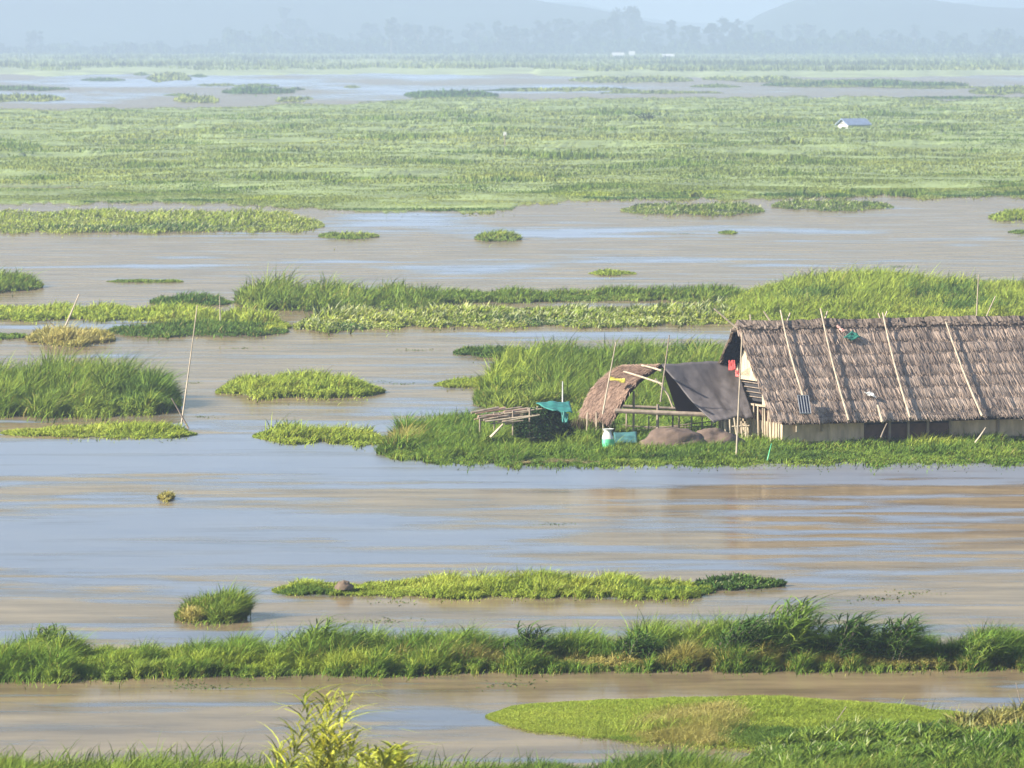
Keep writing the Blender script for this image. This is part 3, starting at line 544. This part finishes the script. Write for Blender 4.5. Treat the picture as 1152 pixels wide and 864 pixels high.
    seg(972.5, 1067.5, 0.0, 0.66, M_brownwall, 'dark_panel')
    for x0, x1 in ((880, 899), (902, 918), (925, 938), (941, 969)): seg(x0, x1, 0.725, 1.12, M_brownwall, 'mat_panel', .02)
    seg(896, 899.5, 0.5, 1.15, M_bamboo, 'post', .09); seg(924, 926, 0.5, 1.15, M_bamboo_old, 'post', .09)
    for x in (1000, 1021, 1043, 1068, 1122, 1180, 1240, 1300): seg(x, x + 2.4, 0.0, 1.15, M_bamboo_old, 'post', .09)
    seg(975, 1067, 0.74, 0.77, M_bamboo_old, 'rail', .10)
    # far long wall and right gable so that the house is closed
    B().box(C0 + Vb * (2 * W - 2 * EI), U * (LEN - 1), Vb * .06, Z * 1.0).build('back_wall', M_brownwall, root)
    B().box(C0 + U * (LEN - 1), Vb * (2 * W - 2 * EI), U * .06, Z * 1.0).build('end_wall', M_mud, root)
    B().box(C0 + Z * .02, U * (LEN - 1), Vb * (2 * W - 2 * EI), Z * .06).build('floor_deck', M_bamboo_old, root)
    # rafters crossing at the ridge and poles weighting the straw: parts of the roof
    off = E0 + NF * 0.27
    for (x0, y0, x1, y1) in ((878, 349, 904, 447), (923, 347, 955, 473), (993, 352, 1024, 470), (1064, 362, 1105, 468)):
        a = plane(x0, y0, off, NF); b = plane(x1, y1, off, NF)
        B().tube(a, b, 0.022, 0.036, bend=.05).build('roof_pole', M_bamboo, rf)
    NB = nz(np.cross(SLB, U)); offb = R0 + NB * .15
    for (x0, y0, x1, y1) in ((803, 347, 830, 368), (859, 350, 871, 366), (844, 354, 845, 366), (889, 352, 883, 366), (931, 350, 925, 366), (998, 350, 992, 366), (988, 352, 994, 366)):
        a = D(x0, y0, R0[1] + .1 + (x0 - 832) / 37.4 * math.tan(th)); b = D(x1, y1 + 2, R0[1] + 0.05 + (x0 - 832) / 37.4 * math.tan(th))
        B().tube(a, b, 0.025, 0.03, 6).build('rafter_end', M_bamboo, rf)
    a = plane(982, 438, off, NF); b = plane(993, 474, off, NF)
    B().tube(a + (b - a) * .5, b - Z * .03, .035, .05).build('roof_pole', M_bamboo, rf)
house()
# things resting on the house
off = E0 + NF * 0.27
def on_roof(x, y, o=0.0): return plane(x, y, off + NF * o, NF)
a, b, c = on_roof(897, 446, .1), on_roof(909, 446, .1), on_roof(900, 466, .12)
t = empty('solar_panel', (a + b + c) / 3, 'small dark striped solar panel leaning on the lower roof edge', 'solar panel')
B().box(a, b - a, c - a, NF * .03).build('panel', M_panel, t)
fr = B()
for k in range(5):
    p = a + (b - a) * (k / 4); fr.tube(p + NF * .04, p + (c - a) + NF * .04, .013, n=6)
for q in (a, c): fr.tube(q + NF * .04, q + (b - a) + NF * .04, .018, n=6)
fr.build('frame', M_metal, t)
def cloth(name, label, pts, m, th_=0.02, wob=.05, cat='cloth'):
    P4 = [np.asarray(p, float) for p in pts]; cen = sum(P4) / 4
    def fn(u, v):
        p = (P4[0] * ((1 - u) * (1 - v))[..., None] + P4[1] * (u * (1 - v))[..., None] + P4[2] * (u * v)[..., None] + P4[3] * ((1 - u) * v)[..., None])
        d = wob * (fbm(u * 4 + cen[0], v * 3, 3, 8) - .5) * 2
        r = p.copy(); r[..., 2] += d; r[..., 1] -= d; return r
    b_ = B().sheet(fn, 14, 12, th_); o = b_.build(name, m, smooth=True, origin=cen); return tag(o, label, cat)
cloth('green_cloth', 'small dark green cloth scrap lying near the roof ridge', [on_roof(949, 379), on_roof(958, 382), on_roof(969, 379), on_roof(959, 372)], M_greend)
cloth('white_scrap', 'small white scrap lying on the lower thatch', [on_roof(972, 441), on_roof(977, 444), on_roof(986, 447), on_roof(981, 441)], M_white)
cloth('pink_scrap', 'thin pale pink scrap beside the green cloth on roof', [on_roof(941, 366), on_roof(944, 367), on_roof(951, 373), on_roof(948, 374)], solid('pink_cloth', (.5, .28, .24)))
cloth('red_cloth', 'bright red cloth hanging at the gable of the house', [D(820, 406, 177), D(827, 405, 176.9), D(828, 416, 176.8), D(820, 417, 177)], M_red, wob=.05)
cloth('red_cloth', 'small pink-red rag hanging below the bright red cloth', [D(827, 417, 176.6), D(833, 416, 176.6), D(833, 424, 176.5), D(828, 424, 176.6)], solid('faded_red', (.62, .16, .14)), wob=.06)

# ------------------------------------------------------------------ open shed left of the house
def bil(P4, bow=0.0, n=(0, 0, 1)):
    P4 = [np.asarray(p, float) for p in P4]; n = np.asarray(n, float)
    def fn(u, v):
        p = (P4[0] * ((1 - u) * (1 - v))[..., None] + P4[1] * (u * (1 - v))[..., None] + P4[2] * (u * v)[..., None] + P4[3] * ((1 - u) * v)[..., None])
        return p + (bow * np.sin(v * math.pi))[..., None] * n
    return fn
def shed():
    D = lambda x, y, Y: D_(x, y, Y + 1.2)
    Fp = D(744, 409, 176.6); Bp = D(830, 407, 178.2)
    root = empty('open_shed', G(750, 494), 'open shed with one thatched side and a grey tarpaulin side', 'shed')
    # grey slope: drawn with a slight sag and uneven hem
    q = [Bp, Fp, D(803, 474, 175.2), D(848, 468, 175.8)]
    base = bil(q, -0.08, nz(np.array([.4, -.7, .6])))
    def fg(u, v):
        p = base(u, v); p[..., 2] += (0.07 * (fbm(u * 5, v * 3, 3, 3) - .5) * 2 + 0.10 * (v > .96) * (fbm(u * 9, v, 2, 4) - .5)); return p
    B().sheet(fg, 40, 24, .03).build('tarpaulin', M_grey, root, smooth=True)
    # back slope seen from below through the opening
    q = [Fp - Z * .03, Bp - Z * .03, D(850, 462, 180.3), D(762, 466, 179.4)]
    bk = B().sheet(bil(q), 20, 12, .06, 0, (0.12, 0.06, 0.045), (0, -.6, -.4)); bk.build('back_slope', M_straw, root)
    # sunlit thatch wing
    T0, T1, T2, T3 = D(744, 410, 176.6), D(703, 411, 178.3), D(656, 464, 178.0), D(690, 470, 176.4)
    nn = nz(np.cross(T1 - T0, T3 - T0)); nn = nn if nn[2] > 0 else -nn
    f0 = bil([T0, T1, T2, T3], 0.22, nn)
    tb = B().sheet(f0, 24, 24, .1, 0, (0.20, 0.13, 0.09), nn)
    m = 9000; u_ = rng.uniform(-.02, 1.02, m); v_ = rng.uniform(0, 1.0, m)
    p = f0(u_, v_) + nn * rng.uniform(.0, .07, m)[:, None]; p2 = f0(u_ + rng.normal(0, .05, m), v_ + rng.uniform(.06, .15, m)) + nn * rng.uniform(.0, .12, m)[:, None]
    k = np.clip(fbm(u_ * 4, v_ * 5, 3, 6) * 1.5 - .3 + rng.normal(0, .2, m), 0, 1)[:, None]; c = np.array([0.17, 0.115, 0.09]) * (1 - k) + np.array([0.38, 0.265, 0.20]) * k
    wv = nz(T1 - T0) * .022; V = np.stack([p - wv, p + wv, p2 + wv * .5, p2 - wv * .5], 1).reshape(-1, 3); kk = np.arange(m)[:, None] * 4
    tb.add(V, np.concatenate([kk + [0, 1, 2], kk + [0, 2, 3]], 1).reshape(-1, 3), 0, np.repeat(c, 4, 0), np.repeat(nz(nn + rng.normal(0, .3, (m, 3))), 4, 0))
    wing = tb.build('thatch_wing', M_straw, root)
    for (x0, y0, x1, y1) in ((702, 418, 745, 432), (722, 411, 744, 417)):
        a_ = plane(x0, y0, T0 + nn * .3, nn); b_ = plane(x1, y1, T0 + nn * .3, nn); B().tube(a_, b_, .03, n=6, bend=-.04).build('batten', M_bamboo, wing)
    arc = [D(x, y, 176.3) for x, y in ((737, 426), (745, 434), (752, 445), (757, 458))]; ab = B()
    for i in range(3): ab.tube(arc[i], arc[i + 1], .035, n=6, seg=1)
    ab.build('curved_brace', M_bamboo, root)
    B().tube(D(692, 462, 176.2), D(806, 467, 175.9), .07).build('beam', M_bamboo_old, root)
    B().tube(D(700, 457, 179.5), D(830, 463, 179.8), .05).build('beam', M_bamboo_old, root)
    for (x, yt_, yb_, Y, r, mm) in ((713, 440, 494, 177.2, .04, M_bamboo), (740, 455, 497, 176.4, .05, M_bamboo_old), (757, 462, 495, 178, .03, M_bamboo_old), (730, 468, 493, 178.5, .025, M_bamboo),
                                 (764, 466, 494, 179, .03, M_bamboo_old), (778, 466, 494, 179, .025, M_bamboo), (790, 466, 494, 178.6, .025, M_bamboo), (801, 470, 494, 178, .03, M_bamboo), (705, 462, 494, 179, .03, M_bamboo_old)):
        B().tube(D(x, yt_, Y), D(x - .5, yb_ + 4, Y), r, n=6, bend=.02).build('post', mm, root)
    for (x0, y0, x1, y1) in ((700, 478, 800, 488), (700, 486, 800, 474), (705, 480, 806, 480)):
        B().tube(D(x0, y0, 179.2), D(x1, y1, 179.2), .02, n=6, bend=.05).build('rail', M_bamboo_old, root)
    for x in (661, 671, 679, 687): B().tube(D(x, 464, 177.0), D(x - .5 + rng.uniform(-1, 1), 498, 177.0), .03, n=6).build('stake', M_bamboo, root)
    for x0, y0, x1, y1 in ((815, 474, 818, 500), (821, 472, 822, 502), (826, 470, 830, 502), (834, 476, 836, 502), (840, 478, 838, 502), (838, 474, 843, 502), (823, 480, 843, 479)):
        B().tube(D(x0, y0, 175.4), D(x1, y1, 175.4), .032, n=6).build('fence_pole', M_bamboo, root)
    # dry reed screen below the wing
    nS = 700; xs = rng.uniform(641, 690, nS); p = D(xs, 496 + 0 * xs, 177.5 + rng.uniform(-.1, .1, nS)); hgt = rng.uniform(.5, .8, nS)
    B().blades(p, hgt, .03, np.tile([0.10, .075, .045], (nS, 1)) * rng.uniform(.6, 1.6, (nS, 1)), nz(np.array([-.3, -.6, .5]) + rng.normal(0, .3, (nS, 3))), rng.normal(0, .15, (nS, 3)) * np.array([1, 1, 0])).build('reed_screen', M_straw, root)
shed()
cloth('yellow_cloth', 'yellow cloth strip lying across the thatched side of the shed', [D(685, 424, 177.6), D(704, 427, 177.5), D(703, 431, 177.4), D(686, 428, 177.5)], M_yellow)
PG = 'bamboo poles standing around the lake'
def pole(label, x0, y0, x1, y1, Y, r=.03, m=None, cat='pole', bend=.08, group=PG, name='bamboo_pole'):
    a_ = D(x0, y0, Y) if Y else G(x0, y0); Y_ = a_[1]; b_ = D(x1, y1, Y_)
    return tag(B().tube(a_, b_, r, r * .6, 6, bend=bend).build(name, m or M_bamboo, origin=a_), label, cat, group)
pole('pole leaning against the left of the thatched shed side', 678, 466, 693, 385, 175.9)
pole('pole rising through the peak of the shed roof', 743, 452, 753, 377, 175.5, m=M_bamboo_old)
pole('tall pole planted before the house gable and tarpaulin', 828, 522, 835, 374, 170.3, .035)
pole('short white stake rising behind the green tarpaulin', 633, 470, 633, 429, 177.5, .035, M_white)
pole('thin pale green stake leaning at the water edge below the house', 862, 524, 868, 499, 169.6, .025, M_green)
pole('upright pole behind the right part of the roof', 1098, 372, 1101, 309, 200)
pole('leaning pole behind the right part of the roof', 1103, 372, 1120, 333, 200)
pole('tall thin pole leaning in the water right of the dark island', 204, 478, 222, 343, None, .03, bend=.15)
pole('short prop leaning against the foot of the tall thin pole', 212, 482, 193, 448, None, .035, M_bamboo_old)
pole('small upright pole on the bank above the tall thin pole', 248, 368, 247, 333, None, .035)
pole('leaning pole behind the straw coloured tuft island', 71, 373, 89, 331, None, .05)
pole('short stick beside the leaning pole on the left bank', 66, 373, 52, 358, None, .04, M_bamboo_old)
pole('thin leaning stick before the mud wall of house', 1097, 498, 1109, 481, 174.0, .035)
pole('dark diagonal stick before the dark part of house wall', 991, 492, 998, 476, 174.3, .03, M_bamboo_old)
pole('dry reed stalk in the near water at the lower right', 933, 822, 952, 795, None, .012, M_bamboo_old, bend=.02)
pole('thin dark stalk at the right edge of the near water', 1152, 806, 1143, 768, None, .012, M_bamboo_old, bend=.02)
# marker with a white top in the marsh
g = G(568, 168); t = empty('marker_stake', g, 'thin stake with a small white top standing in the far marsh', 'stake')
B().tube(g, g + Z * 1.6, .06, n=6).build('stake', M_bamboo_old, t); B().box(g + Z * 1.5 + np.array([-.18, 0, 0]), (.36, 0, 0), (0, .12, 0), (0, 0, .4)).build('white_top', M_white, t)

# clutter on the island
cloth('green_tarpaulin', 'turquoise tarpaulin draped over the brush pile left of shed', [D(603, 455, 176), D(641, 452, 176.6), D(644, 466, 175), D(622, 463, 174.8)], M_teal, .03, .07, 'tarpaulin')
cloth('green_tarpaulin', 'hanging turquoise tarpaulin corner beside the reed screen', [D(631, 464, 174.9), D(640, 465, 174.9), D(638, 477, 174.8), D(633, 476, 174.8)], M_teal, .02, .06, 'tarpaulin')
def blob(fn_r, cen, nu=28, nv=14):
    u_, v_ = np.meshgrid(np.linspace(0, 2 * math.pi, nu, endpoint=False), np.linspace(0, math.pi / 2, nv), indexing='ij')
    d = np.stack([np.cos(u_) * np.cos(v_), np.sin(u_) * np.cos(v_), np.sin(v_)], -1); P = cen + d * fn_r(d)
    T = []
    for i in range(nu):
        for j in range(nv - 1):
            a_ = i * nv + j; b_ = ((i + 1) % nu) * nv + j; T += [(a_, b_, b_ + 1), (a_, b_ + 1, a_ + 1)]
    return P.reshape(-1, 3), T
bc = D(611, 492, 176.2); bp = empty('brush_pile', bc, 'dark heap of brush under the turquoise tarpaulin', 'brush pile')
P, T = blob(lambda d: np.array([.72, .5, .75]) * (0.85 + .3 * fbm(d[..., 0] * 3 + 5, d[..., 2] * 3, 3, 2))[..., None], bc); B().add(P, T).build('core', M_peat, bp, smooth=True)
n = 5000; d = nz(rng.normal(0, 1, (n, 3))); d[:, 2] = abs(d[:, 2]); q = bc + d * np.array([.72, .5, .72]) * rng.uniform(.8, 1.3, (n, 1))
B().blades(q, .12, .05, np.tile([.045, .095, .03], (n, 1)) * rng.uniform(.4, 1.8, (n, 1)), nz(d + rng.normal(0, .4, (n, 3))), rng.normal(0, .8, (n, 3)) * np.array([1, 1, 0]), droop=.6).build('foliage', M_leaf, bp)
SG = 'cut bamboo lengths stacked at the left of the island'
bs = D(575, 478, 175.8); st = empty('bamboo_stack', bs, 'stack of cut brown bamboo lengths left of the brush pile', 'bamboo stack')
mb = [M_bamboo, M_bamboo_old, solid('reddish_bamboo', (.42, .27, .2), .7)]
for k in range(26):
    x0 = rng.uniform(530, 575); x1 = x0 + rng.uniform(22, 58); yy = 476 - k * .55 + rng.uniform(-1.5, 1.5); Yk = 175.3 + rng.uniform(0, 1.0)
    B().tube(D(x0, yy, Yk), D(min(x1, 618), yy - (x1 - x0) * rng.uniform(.04, .2), Yk + .3), rng.uniform(.018, .038), n=7).build('bamboo_length', mb[k % 3], st)
for x, y0_ in ((540, 467), (556, 464), (577, 462), (596, 459)): B().tube(D(x, y0_, 175.8), D(x, 490, 175.8), .035, n=6).build('support', M_bamboo_old, st)
pole('thick pale stick leaning in grass below the bamboo stack', 552, 492, 566, 477, 173.5, .055, M_cream, group=None, name='bamboo_stick', bend=.06)
# sack: a pinched bag, white above and green below
sc_ = D(684, 508, 173.6); sk = empty('plastic_sack', sc_, 'knotted green and white plastic sack standing in the grass', 'sack')
def sackpart(z0_, z1_, name, m):
    zz = np.linspace(z0_, z1_, 9); bb = B(); V = []; T = []
    for i, z in enumerate(zz):
        r = np.interp(z, [0, .15, .4, .52, .6, .68], [.13, .19, .17, .13, .10, .17])
        for k in range(14):
            a_ = 2 * math.pi * k / 14; rr = r * (1 + .14 * math.sin(3 * a_ + z * 9)); V.append(sc_ + np.array([rr * math.cos(a_), rr * math.sin(a_), z]))
    for i in range(8):
        for k in range(14): x = i * 14 + k; y = i * 14 + (k + 1) % 14; T += [(x, y, y + 14), (x, y + 14, x + 14)]
    bb.add(V, T).build(name, m, sk, smooth=True)
sackpart(0, .38, 'bag', M_green); sackpart(.38, .68, 'knotted_top', M_white)
cloth('blue_green_sheet', 'blue-green plastic sheet spread low beside the sack', [D(690, 488, 175.2), D(716, 487, 175.6), D(717, 499, 174.4), D(692, 500, 174.2)], solid('bluegreen_sheet', (.05, .15, .14), .6, .4, 3), .04, .025, 'plastic sheet')
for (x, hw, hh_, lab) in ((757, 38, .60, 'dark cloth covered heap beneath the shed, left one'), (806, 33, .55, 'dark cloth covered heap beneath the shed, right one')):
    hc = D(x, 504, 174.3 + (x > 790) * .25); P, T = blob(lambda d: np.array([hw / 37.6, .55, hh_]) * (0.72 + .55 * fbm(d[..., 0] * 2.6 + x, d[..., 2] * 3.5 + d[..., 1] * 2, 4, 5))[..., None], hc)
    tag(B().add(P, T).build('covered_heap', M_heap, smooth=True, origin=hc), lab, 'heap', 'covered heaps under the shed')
# dry drift at the foot of the island
n = 700; x = np.concatenate([rng.uniform(585, 640, 500), rng.uniform(655, 690, 200)]); q = G(x, 522 + rng.uniform(-2, 1.5, n)); q[:, 2] = .05
tag(B().blades(q, rng.uniform(.06, .16, n), .03, np.tile([.42, .36, .2], (n, 1)) * rng.uniform(.6, 1.1, (n, 1)), nz(np.array([0, -.3, .8]) + rng.normal(0, .3, (n, 3))), rng.normal(0, 3, (n, 3)) * np.array([1, .3, 0]), droop=.8).build('dry_straw', M_leaf), 'pale dry straw drifted along the island edge below the brush', 'straw', kind='stuff')
# brown lump on the thin island
lc = G(387, 668); lc[2] = .1; P, T = blob(lambda d: np.array([.22, .18, .2]) * (0.8 + .4 * fbm(d[..., 0] * 3, d[..., 2] * 3, 3, 5))[..., None], lc)
tag(B().add(P, T).build('earth_lump', solid('brown_earth', (.13, .09, .06), .9, bump=.8), smooth=True, origin=lc), 'brown lump of dead reeds on the thin bright island', 'earth lump')

# floating sprigs of weed on the open water, one mesh copied
def sprig():
    n = 46; g0 = np.zeros(3); q = rng.normal(0, 1, (n, 3)) * np.array([.22, .3, 0])
    return B().blades(q, rng.uniform(.015, .05, n), .03, colours('deep', q[:, 0] * 9, q[:, 1] * 9, 1, n), nz(np.array([0, 0, .8]) + rng.normal(0, .4, (n, 3))), rng.normal(0, 1, (n, 3)) * np.array([1, 1, 0]), droop=.5, prof=(.5, 1, 0)).build('floating_weed', M_leaf)
w0 = sprig()
spots = [(450, 432, 'brownish weed sprig floating right of the oval island'), (430, 429, 'weed sprig floating just off the tip of the oval island'), (218, 431, 'weed sprig floating above the tall thin pole foot'), (228, 469, 'weed scum floating right of the tall thin pole'), (232, 774, 'dark sprig floating in the channel below near bank'), (210, 771, 'dark weed flat in the channel, beside a smaller sprig'),
         (448, 678, 'sprig floating below the thin bright island, left'), (428, 699, 'pale sprig floating above the near bank'), (1022, 667, 'flat weed floating right of the dark leafy islet'), (985, 674, 'thin weed floating lower right of the dark leafy islet'), (570, 771, 'tiny pale stalk floating above the lime mound'), (770, 263, 'far tiny weed patch right of the round clump'),
         (268, 392, 'tiny weed patch floating below dark fronted bank'), (466, 394, 'small green weed patch in brown water, upper middle'), (1010, 300, 'faint weed patch in brown water at right, above reeds'), (620, 590, 'sprig drifting on the wide blue water')]
for i, (x, y, lab) in enumerate(spots):
    o = w0 if i == 0 else w0.copy()
    if i: COL.objects.link(o)
    o.location = tuple(G(x, y)); s_ = rng.uniform(.6, 1.1) * (1 + G(x, y)[1] / 400); o.scale = (s_, s_, s_ * .8); o.rotation_euler = (0, 0, rng.uniform(0, 6)); tag(o, lab, 'water weed', 'floating sprigs of weed')

# ------------------------------------------------------------------ far away: hut, buildings, trees, hills
def gable_hut(name, label, x, y, wpx, hpx, rot, wm, rm, cat='hut', depth=1.0, group=None):
    g = G(x, y); sc = g[1] / F; Wd = wpx * sc; Hh = hpx * sc; root = empty(name, g, label, cat, group); u = np.array([math.cos(rot), math.sin(rot), 0]); v = np.array([-math.sin(rot), math.cos(rot), 0]); dp = Wd * .55 * depth
    o = g - u * Wd / 2; e = Hh * .55
    b_ = B(); b_.box(o, u * Wd, v * dp, Z * e)
    for s in (0, Wd): q = o + u * s; b_.add([q + Z * e, q + v * dp + Z * e, q + v * dp / 2 + Z * Hh * .96, q + Z * e + u * .01], [(0, 1, 2), (0, 2, 1)])
    b_.build('wall', wm, root)
    r = B(); hd = u * Wd * .08
    for (p_, q_) in ((o - v * dp * .12 + Z * e * .9, o + v * dp / 2 + Z * Hh), (o + v * dp * 1.12 + Z * e * .9, o + v * dp / 2 + Z * Hh)):
        r.box(p_ - hd, u * Wd + hd * 2, q_ - p_, Z * .06 * Hh)
    r.build('roof', rm, root); d_ = B().box(o + u * Wd * .4 - v * .05, u * Wd * .14, v * .04, Z * e * .8); d_.build('door', M_dark, root)
gable_hut('marsh_hut', 'tiny hut with a blue sheet roof alone in the far marsh', 966, 148, 32, 14, math.radians(38), M_white, M_blue)
gable_hut('shore_building', 'small pale building on the far shore, wider of the pair', 696, 66.5, 12, 7, .2, M_white, M_white, 'building', group='pale buildings on the far shore')
gable_hut('shore_building', 'small pale building on the far shore, narrow right one', 711, 66, 6, 8, .1, M_white, M_white, 'building', group='pale buildings on the far shore')
gable_hut('shore_building', 'faint pale building on the far shore at the right', 752, 66, 12, 5, .1, solid('faded', (.5, .5, .48)), M_white, 'building', group='pale buildings on the far shore')

def tree_mesh(kind, seed):
    r = np.random.default_rng(seed); tr = B(); lf = B(); Ht = 1.0
    top = np.array([r.normal(0, .03), 0, .75]); tr.tube((0, 0, 0), top, .016, .006, 6)
    cl = []
    for k in range(26 if kind != 'round' else 30):
        z = r.uniform(.12, 1.0) if kind == 'tall' else r.uniform(.18, .95)
        a_ = r.uniform(0, 6.28); rad = (.13 * (1.15 - abs(z - .65) * 1.4) if kind == 'tall' else (.32 * math.sqrt(max(.05, 1 - ((z - .6) / .42) ** 2)))) * r.uniform(.4, 1)
        c_ = np.array([math.cos(a_) * rad, math.sin(a_) * rad, z * .95]); cl.append(c_); tr.tube(top * min(1, z) * .85, c_, .006, .003, 4, seg=1)
    for c_ in cl:
        n = 90; s = r.uniform(.04, .11) if kind == 'tall' else r.uniform(.06, .15); d = nz(r.normal(0, 1, (n, 3))) * (r.uniform(0, 1, (n, 1)) ** .5) * s * np.array([1, 1, .75])
        q = c_ + d; col_ = np.tile([.06, .085, .035], (n, 1)) * r.uniform(.6, 1.5, (n, 1))
        lf.blades(q, .035, .03, col_, nz(d + np.array([0, 0, .04])), r.normal(0, .6, (n, 3)) * np.array([1, 1, 0]), prof=(.8, 1, 0))
    return tr, lf
protos = []
for k, kd in enumerate(['tall', 'round', 'tall', 'round', 'tall', 'round']):
    root = empty('tree', (0, 0, 0)); tr, lf = tree_mesh(kd, 100 + k); tr.build('trunk', M_bark, root); lf.build('crown', M_leaf, root); protos.append((root, kd))
tl = [(322, 52), (335, 42), (300, 34), (275, 30), (345, 34), (365, 26), (395, 24), (415, 38), (440, 44), (455, 38), (470, 36), (490, 34), (505, 28), (535, 38), (560, 40), (575, 36), (590, 32), (610, 40), (625, 34), (635, 44), (655, 38), (675, 42), (690, 48), (705, 54), (715, 50), (735, 34), (755, 40), (775, 36), (800, 38), (820, 42), (845, 34), (865, 30), (885, 34), (905, 36), (925, 30), (950, 28), (975, 28), (1000, 30), (1030, 34), (1060, 28), (1085, 26), (1110, 28), (1140, 28), (40, 30), (150, 16), (120, 14), (180, 18), (210, 16), (240, 20), (0, 16), (85, 16), (-25, 30), (1175, 30)]
used = set()
for i, (x, hp) in enumerate(tl):
    k = i % 6
    if hp < 24 or x == 40: k = [1, 3, 5][i % 3]
    root, kd = protos[k]
    if k in used:
        o = root.copy(); COL.objects.link(o)
        for ch in list(root.children):
            c_ = ch.copy(); COL.objects.link(c_); c_.parent = o
    else: o = root; used.add(k)
    g = G(x, 61.5 + rng.uniform(-1.5, 1.5)); s_ = hp * g[1] / F
    o.location = tuple(g); o.scale = (s_ * rng.uniform(.9, 1.3), s_, s_); o.rotation_euler = (0, 0, rng.uniform(0, 6))
    if x == 40: lab = 'lone rounded hazy tree on the far shore at the left'
    elif x == 322: lab = 'tallest slender hazy tree left of the middle, on far shore'
    elif x == 705: lab = 'tallest hazy tree directly behind the pale shore buildings'
    elif hp < 24: lab = 'low rounded tree fading in haze on the far shore'
    elif kd == 'tall': lab = 'slender tree fading into haze along the far shore'
    else: lab = 'broad crowned tree fading into haze along the far shore'
    tag(o, lab, 'tree', 'hazy trees along the far shore')
n = 16000; x = rng.uniform(-60, 1212, n); q = G(x, 61.8 + rng.uniform(-1.2, .8, n)); hq = (6 + 34 * fbm(x / 22, x * 0, 4, 9) ** 1.5) * (0.45 + .55 * (x > 250))
q[:, 2] = hq * q[:, 1] / F * .8 * rng.uniform(0, 1, n)
tag(B().blades(q, 3.0, 2.6, np.tile([.06, .09, .04], (n, 1)) * rng.uniform(.6, 1.4, (n, 1)), nz(np.array([0, 0, .6]) + rng.normal(0, .5, (n, 3))), prof=(.8, 1, 0)).build('undergrowth', M_leaf), 'hazy bushes filling the foot of the far tree line', 'bushes', kind='stuff')
def hill(label, Y, ridge, dep):
    r = np.array(ridge, float); xs = np.linspace(r[0, 0], r[-1, 0], 160); yy = np.interp(xs, r[:, 0], r[:, 1]) + (fbm(xs / 25, xs * 0, 4, int(Y)) - .5) * 4
    top = D(xs, yy, Y + dep * .5); V = []; nv = 17
    for j in range(nv):
        v = j / (nv - 1); p = top.copy(); f = math.sin(v * math.pi) ** .8
        p[:, 0] += 0; p[:, 1] = Y + dep * v; p[:, 2] = -2 + (top[:, 2] + 2) * f + (fbm(top[:, 0] / 150, p[:, 1] / 150, 4, 3) - .5) * 26 * f * (1 - f); V.append(p)
    P = np.stack(V, 1); a, b = np.meshgrid(np.arange(159), np.arange(nv - 1), indexing='ij'); k = (a * nv + b).ravel()
    tag(B().add(P.reshape(-1, 3), np.concatenate([np.stack([k, k + nv, k + nv + 1], 1), np.stack([k, k + nv + 1, k + 1], 1)])).build('hills', M_hill, smooth=True), label, kind='structure')
hill('long blue hill rising at the left behind the trees', 4000, [(-900, -40), (-100, -34), (300, -26), (480, -12), (560, -6), (640, 6), (690, 14), (740, 26), (800, 40), (830, 55)], 1100)
hill('blue hill rising at the right behind the trees', 4050, [(810, 55), (840, 28), (860, 14), (890, 2), (920, -8), (980, -8), (1050, 1), (1100, 8), (1200, 10), (1400, -5), (1900, -20)], 1100)
hill('faint distant ridge behind the other hills', 6500, [(-900, -18), (300, -14), (560, 0), (650, 3), (730, 22), (800, 27), (900, 18), (1100, 2), (1400, -8), (1900, -8)], 1800)

# ------------------------------------------------------------------ haze
m = bpy.data.materials.new('haze_air'); m.use_nodes = True; t = m.node_tree; t.nodes.remove(t.nodes['Principled BSDF'])
pv = t.nodes.new('ShaderNodeVolumePrincipled'); pv.inputs['Color'].default_value = (0.54, 0.65, 0.83, 1); pv.inputs['Density'].default_value = 0.00040; pv.inputs['Anisotropy'].default_value = 0.25
t.links.new(pv.outputs[0], [n for n in t.nodes if n.type == 'OUTPUT_MATERIAL'][0].inputs['Volume'])
hz = B().box((-4000, -300, -2.5), (8000, 0, 0), (0, 13000, 0), (0, 0, 150)).build('haze', m); tag(hz, 'pale blue haze lying over the whole lake', kind='stuff')
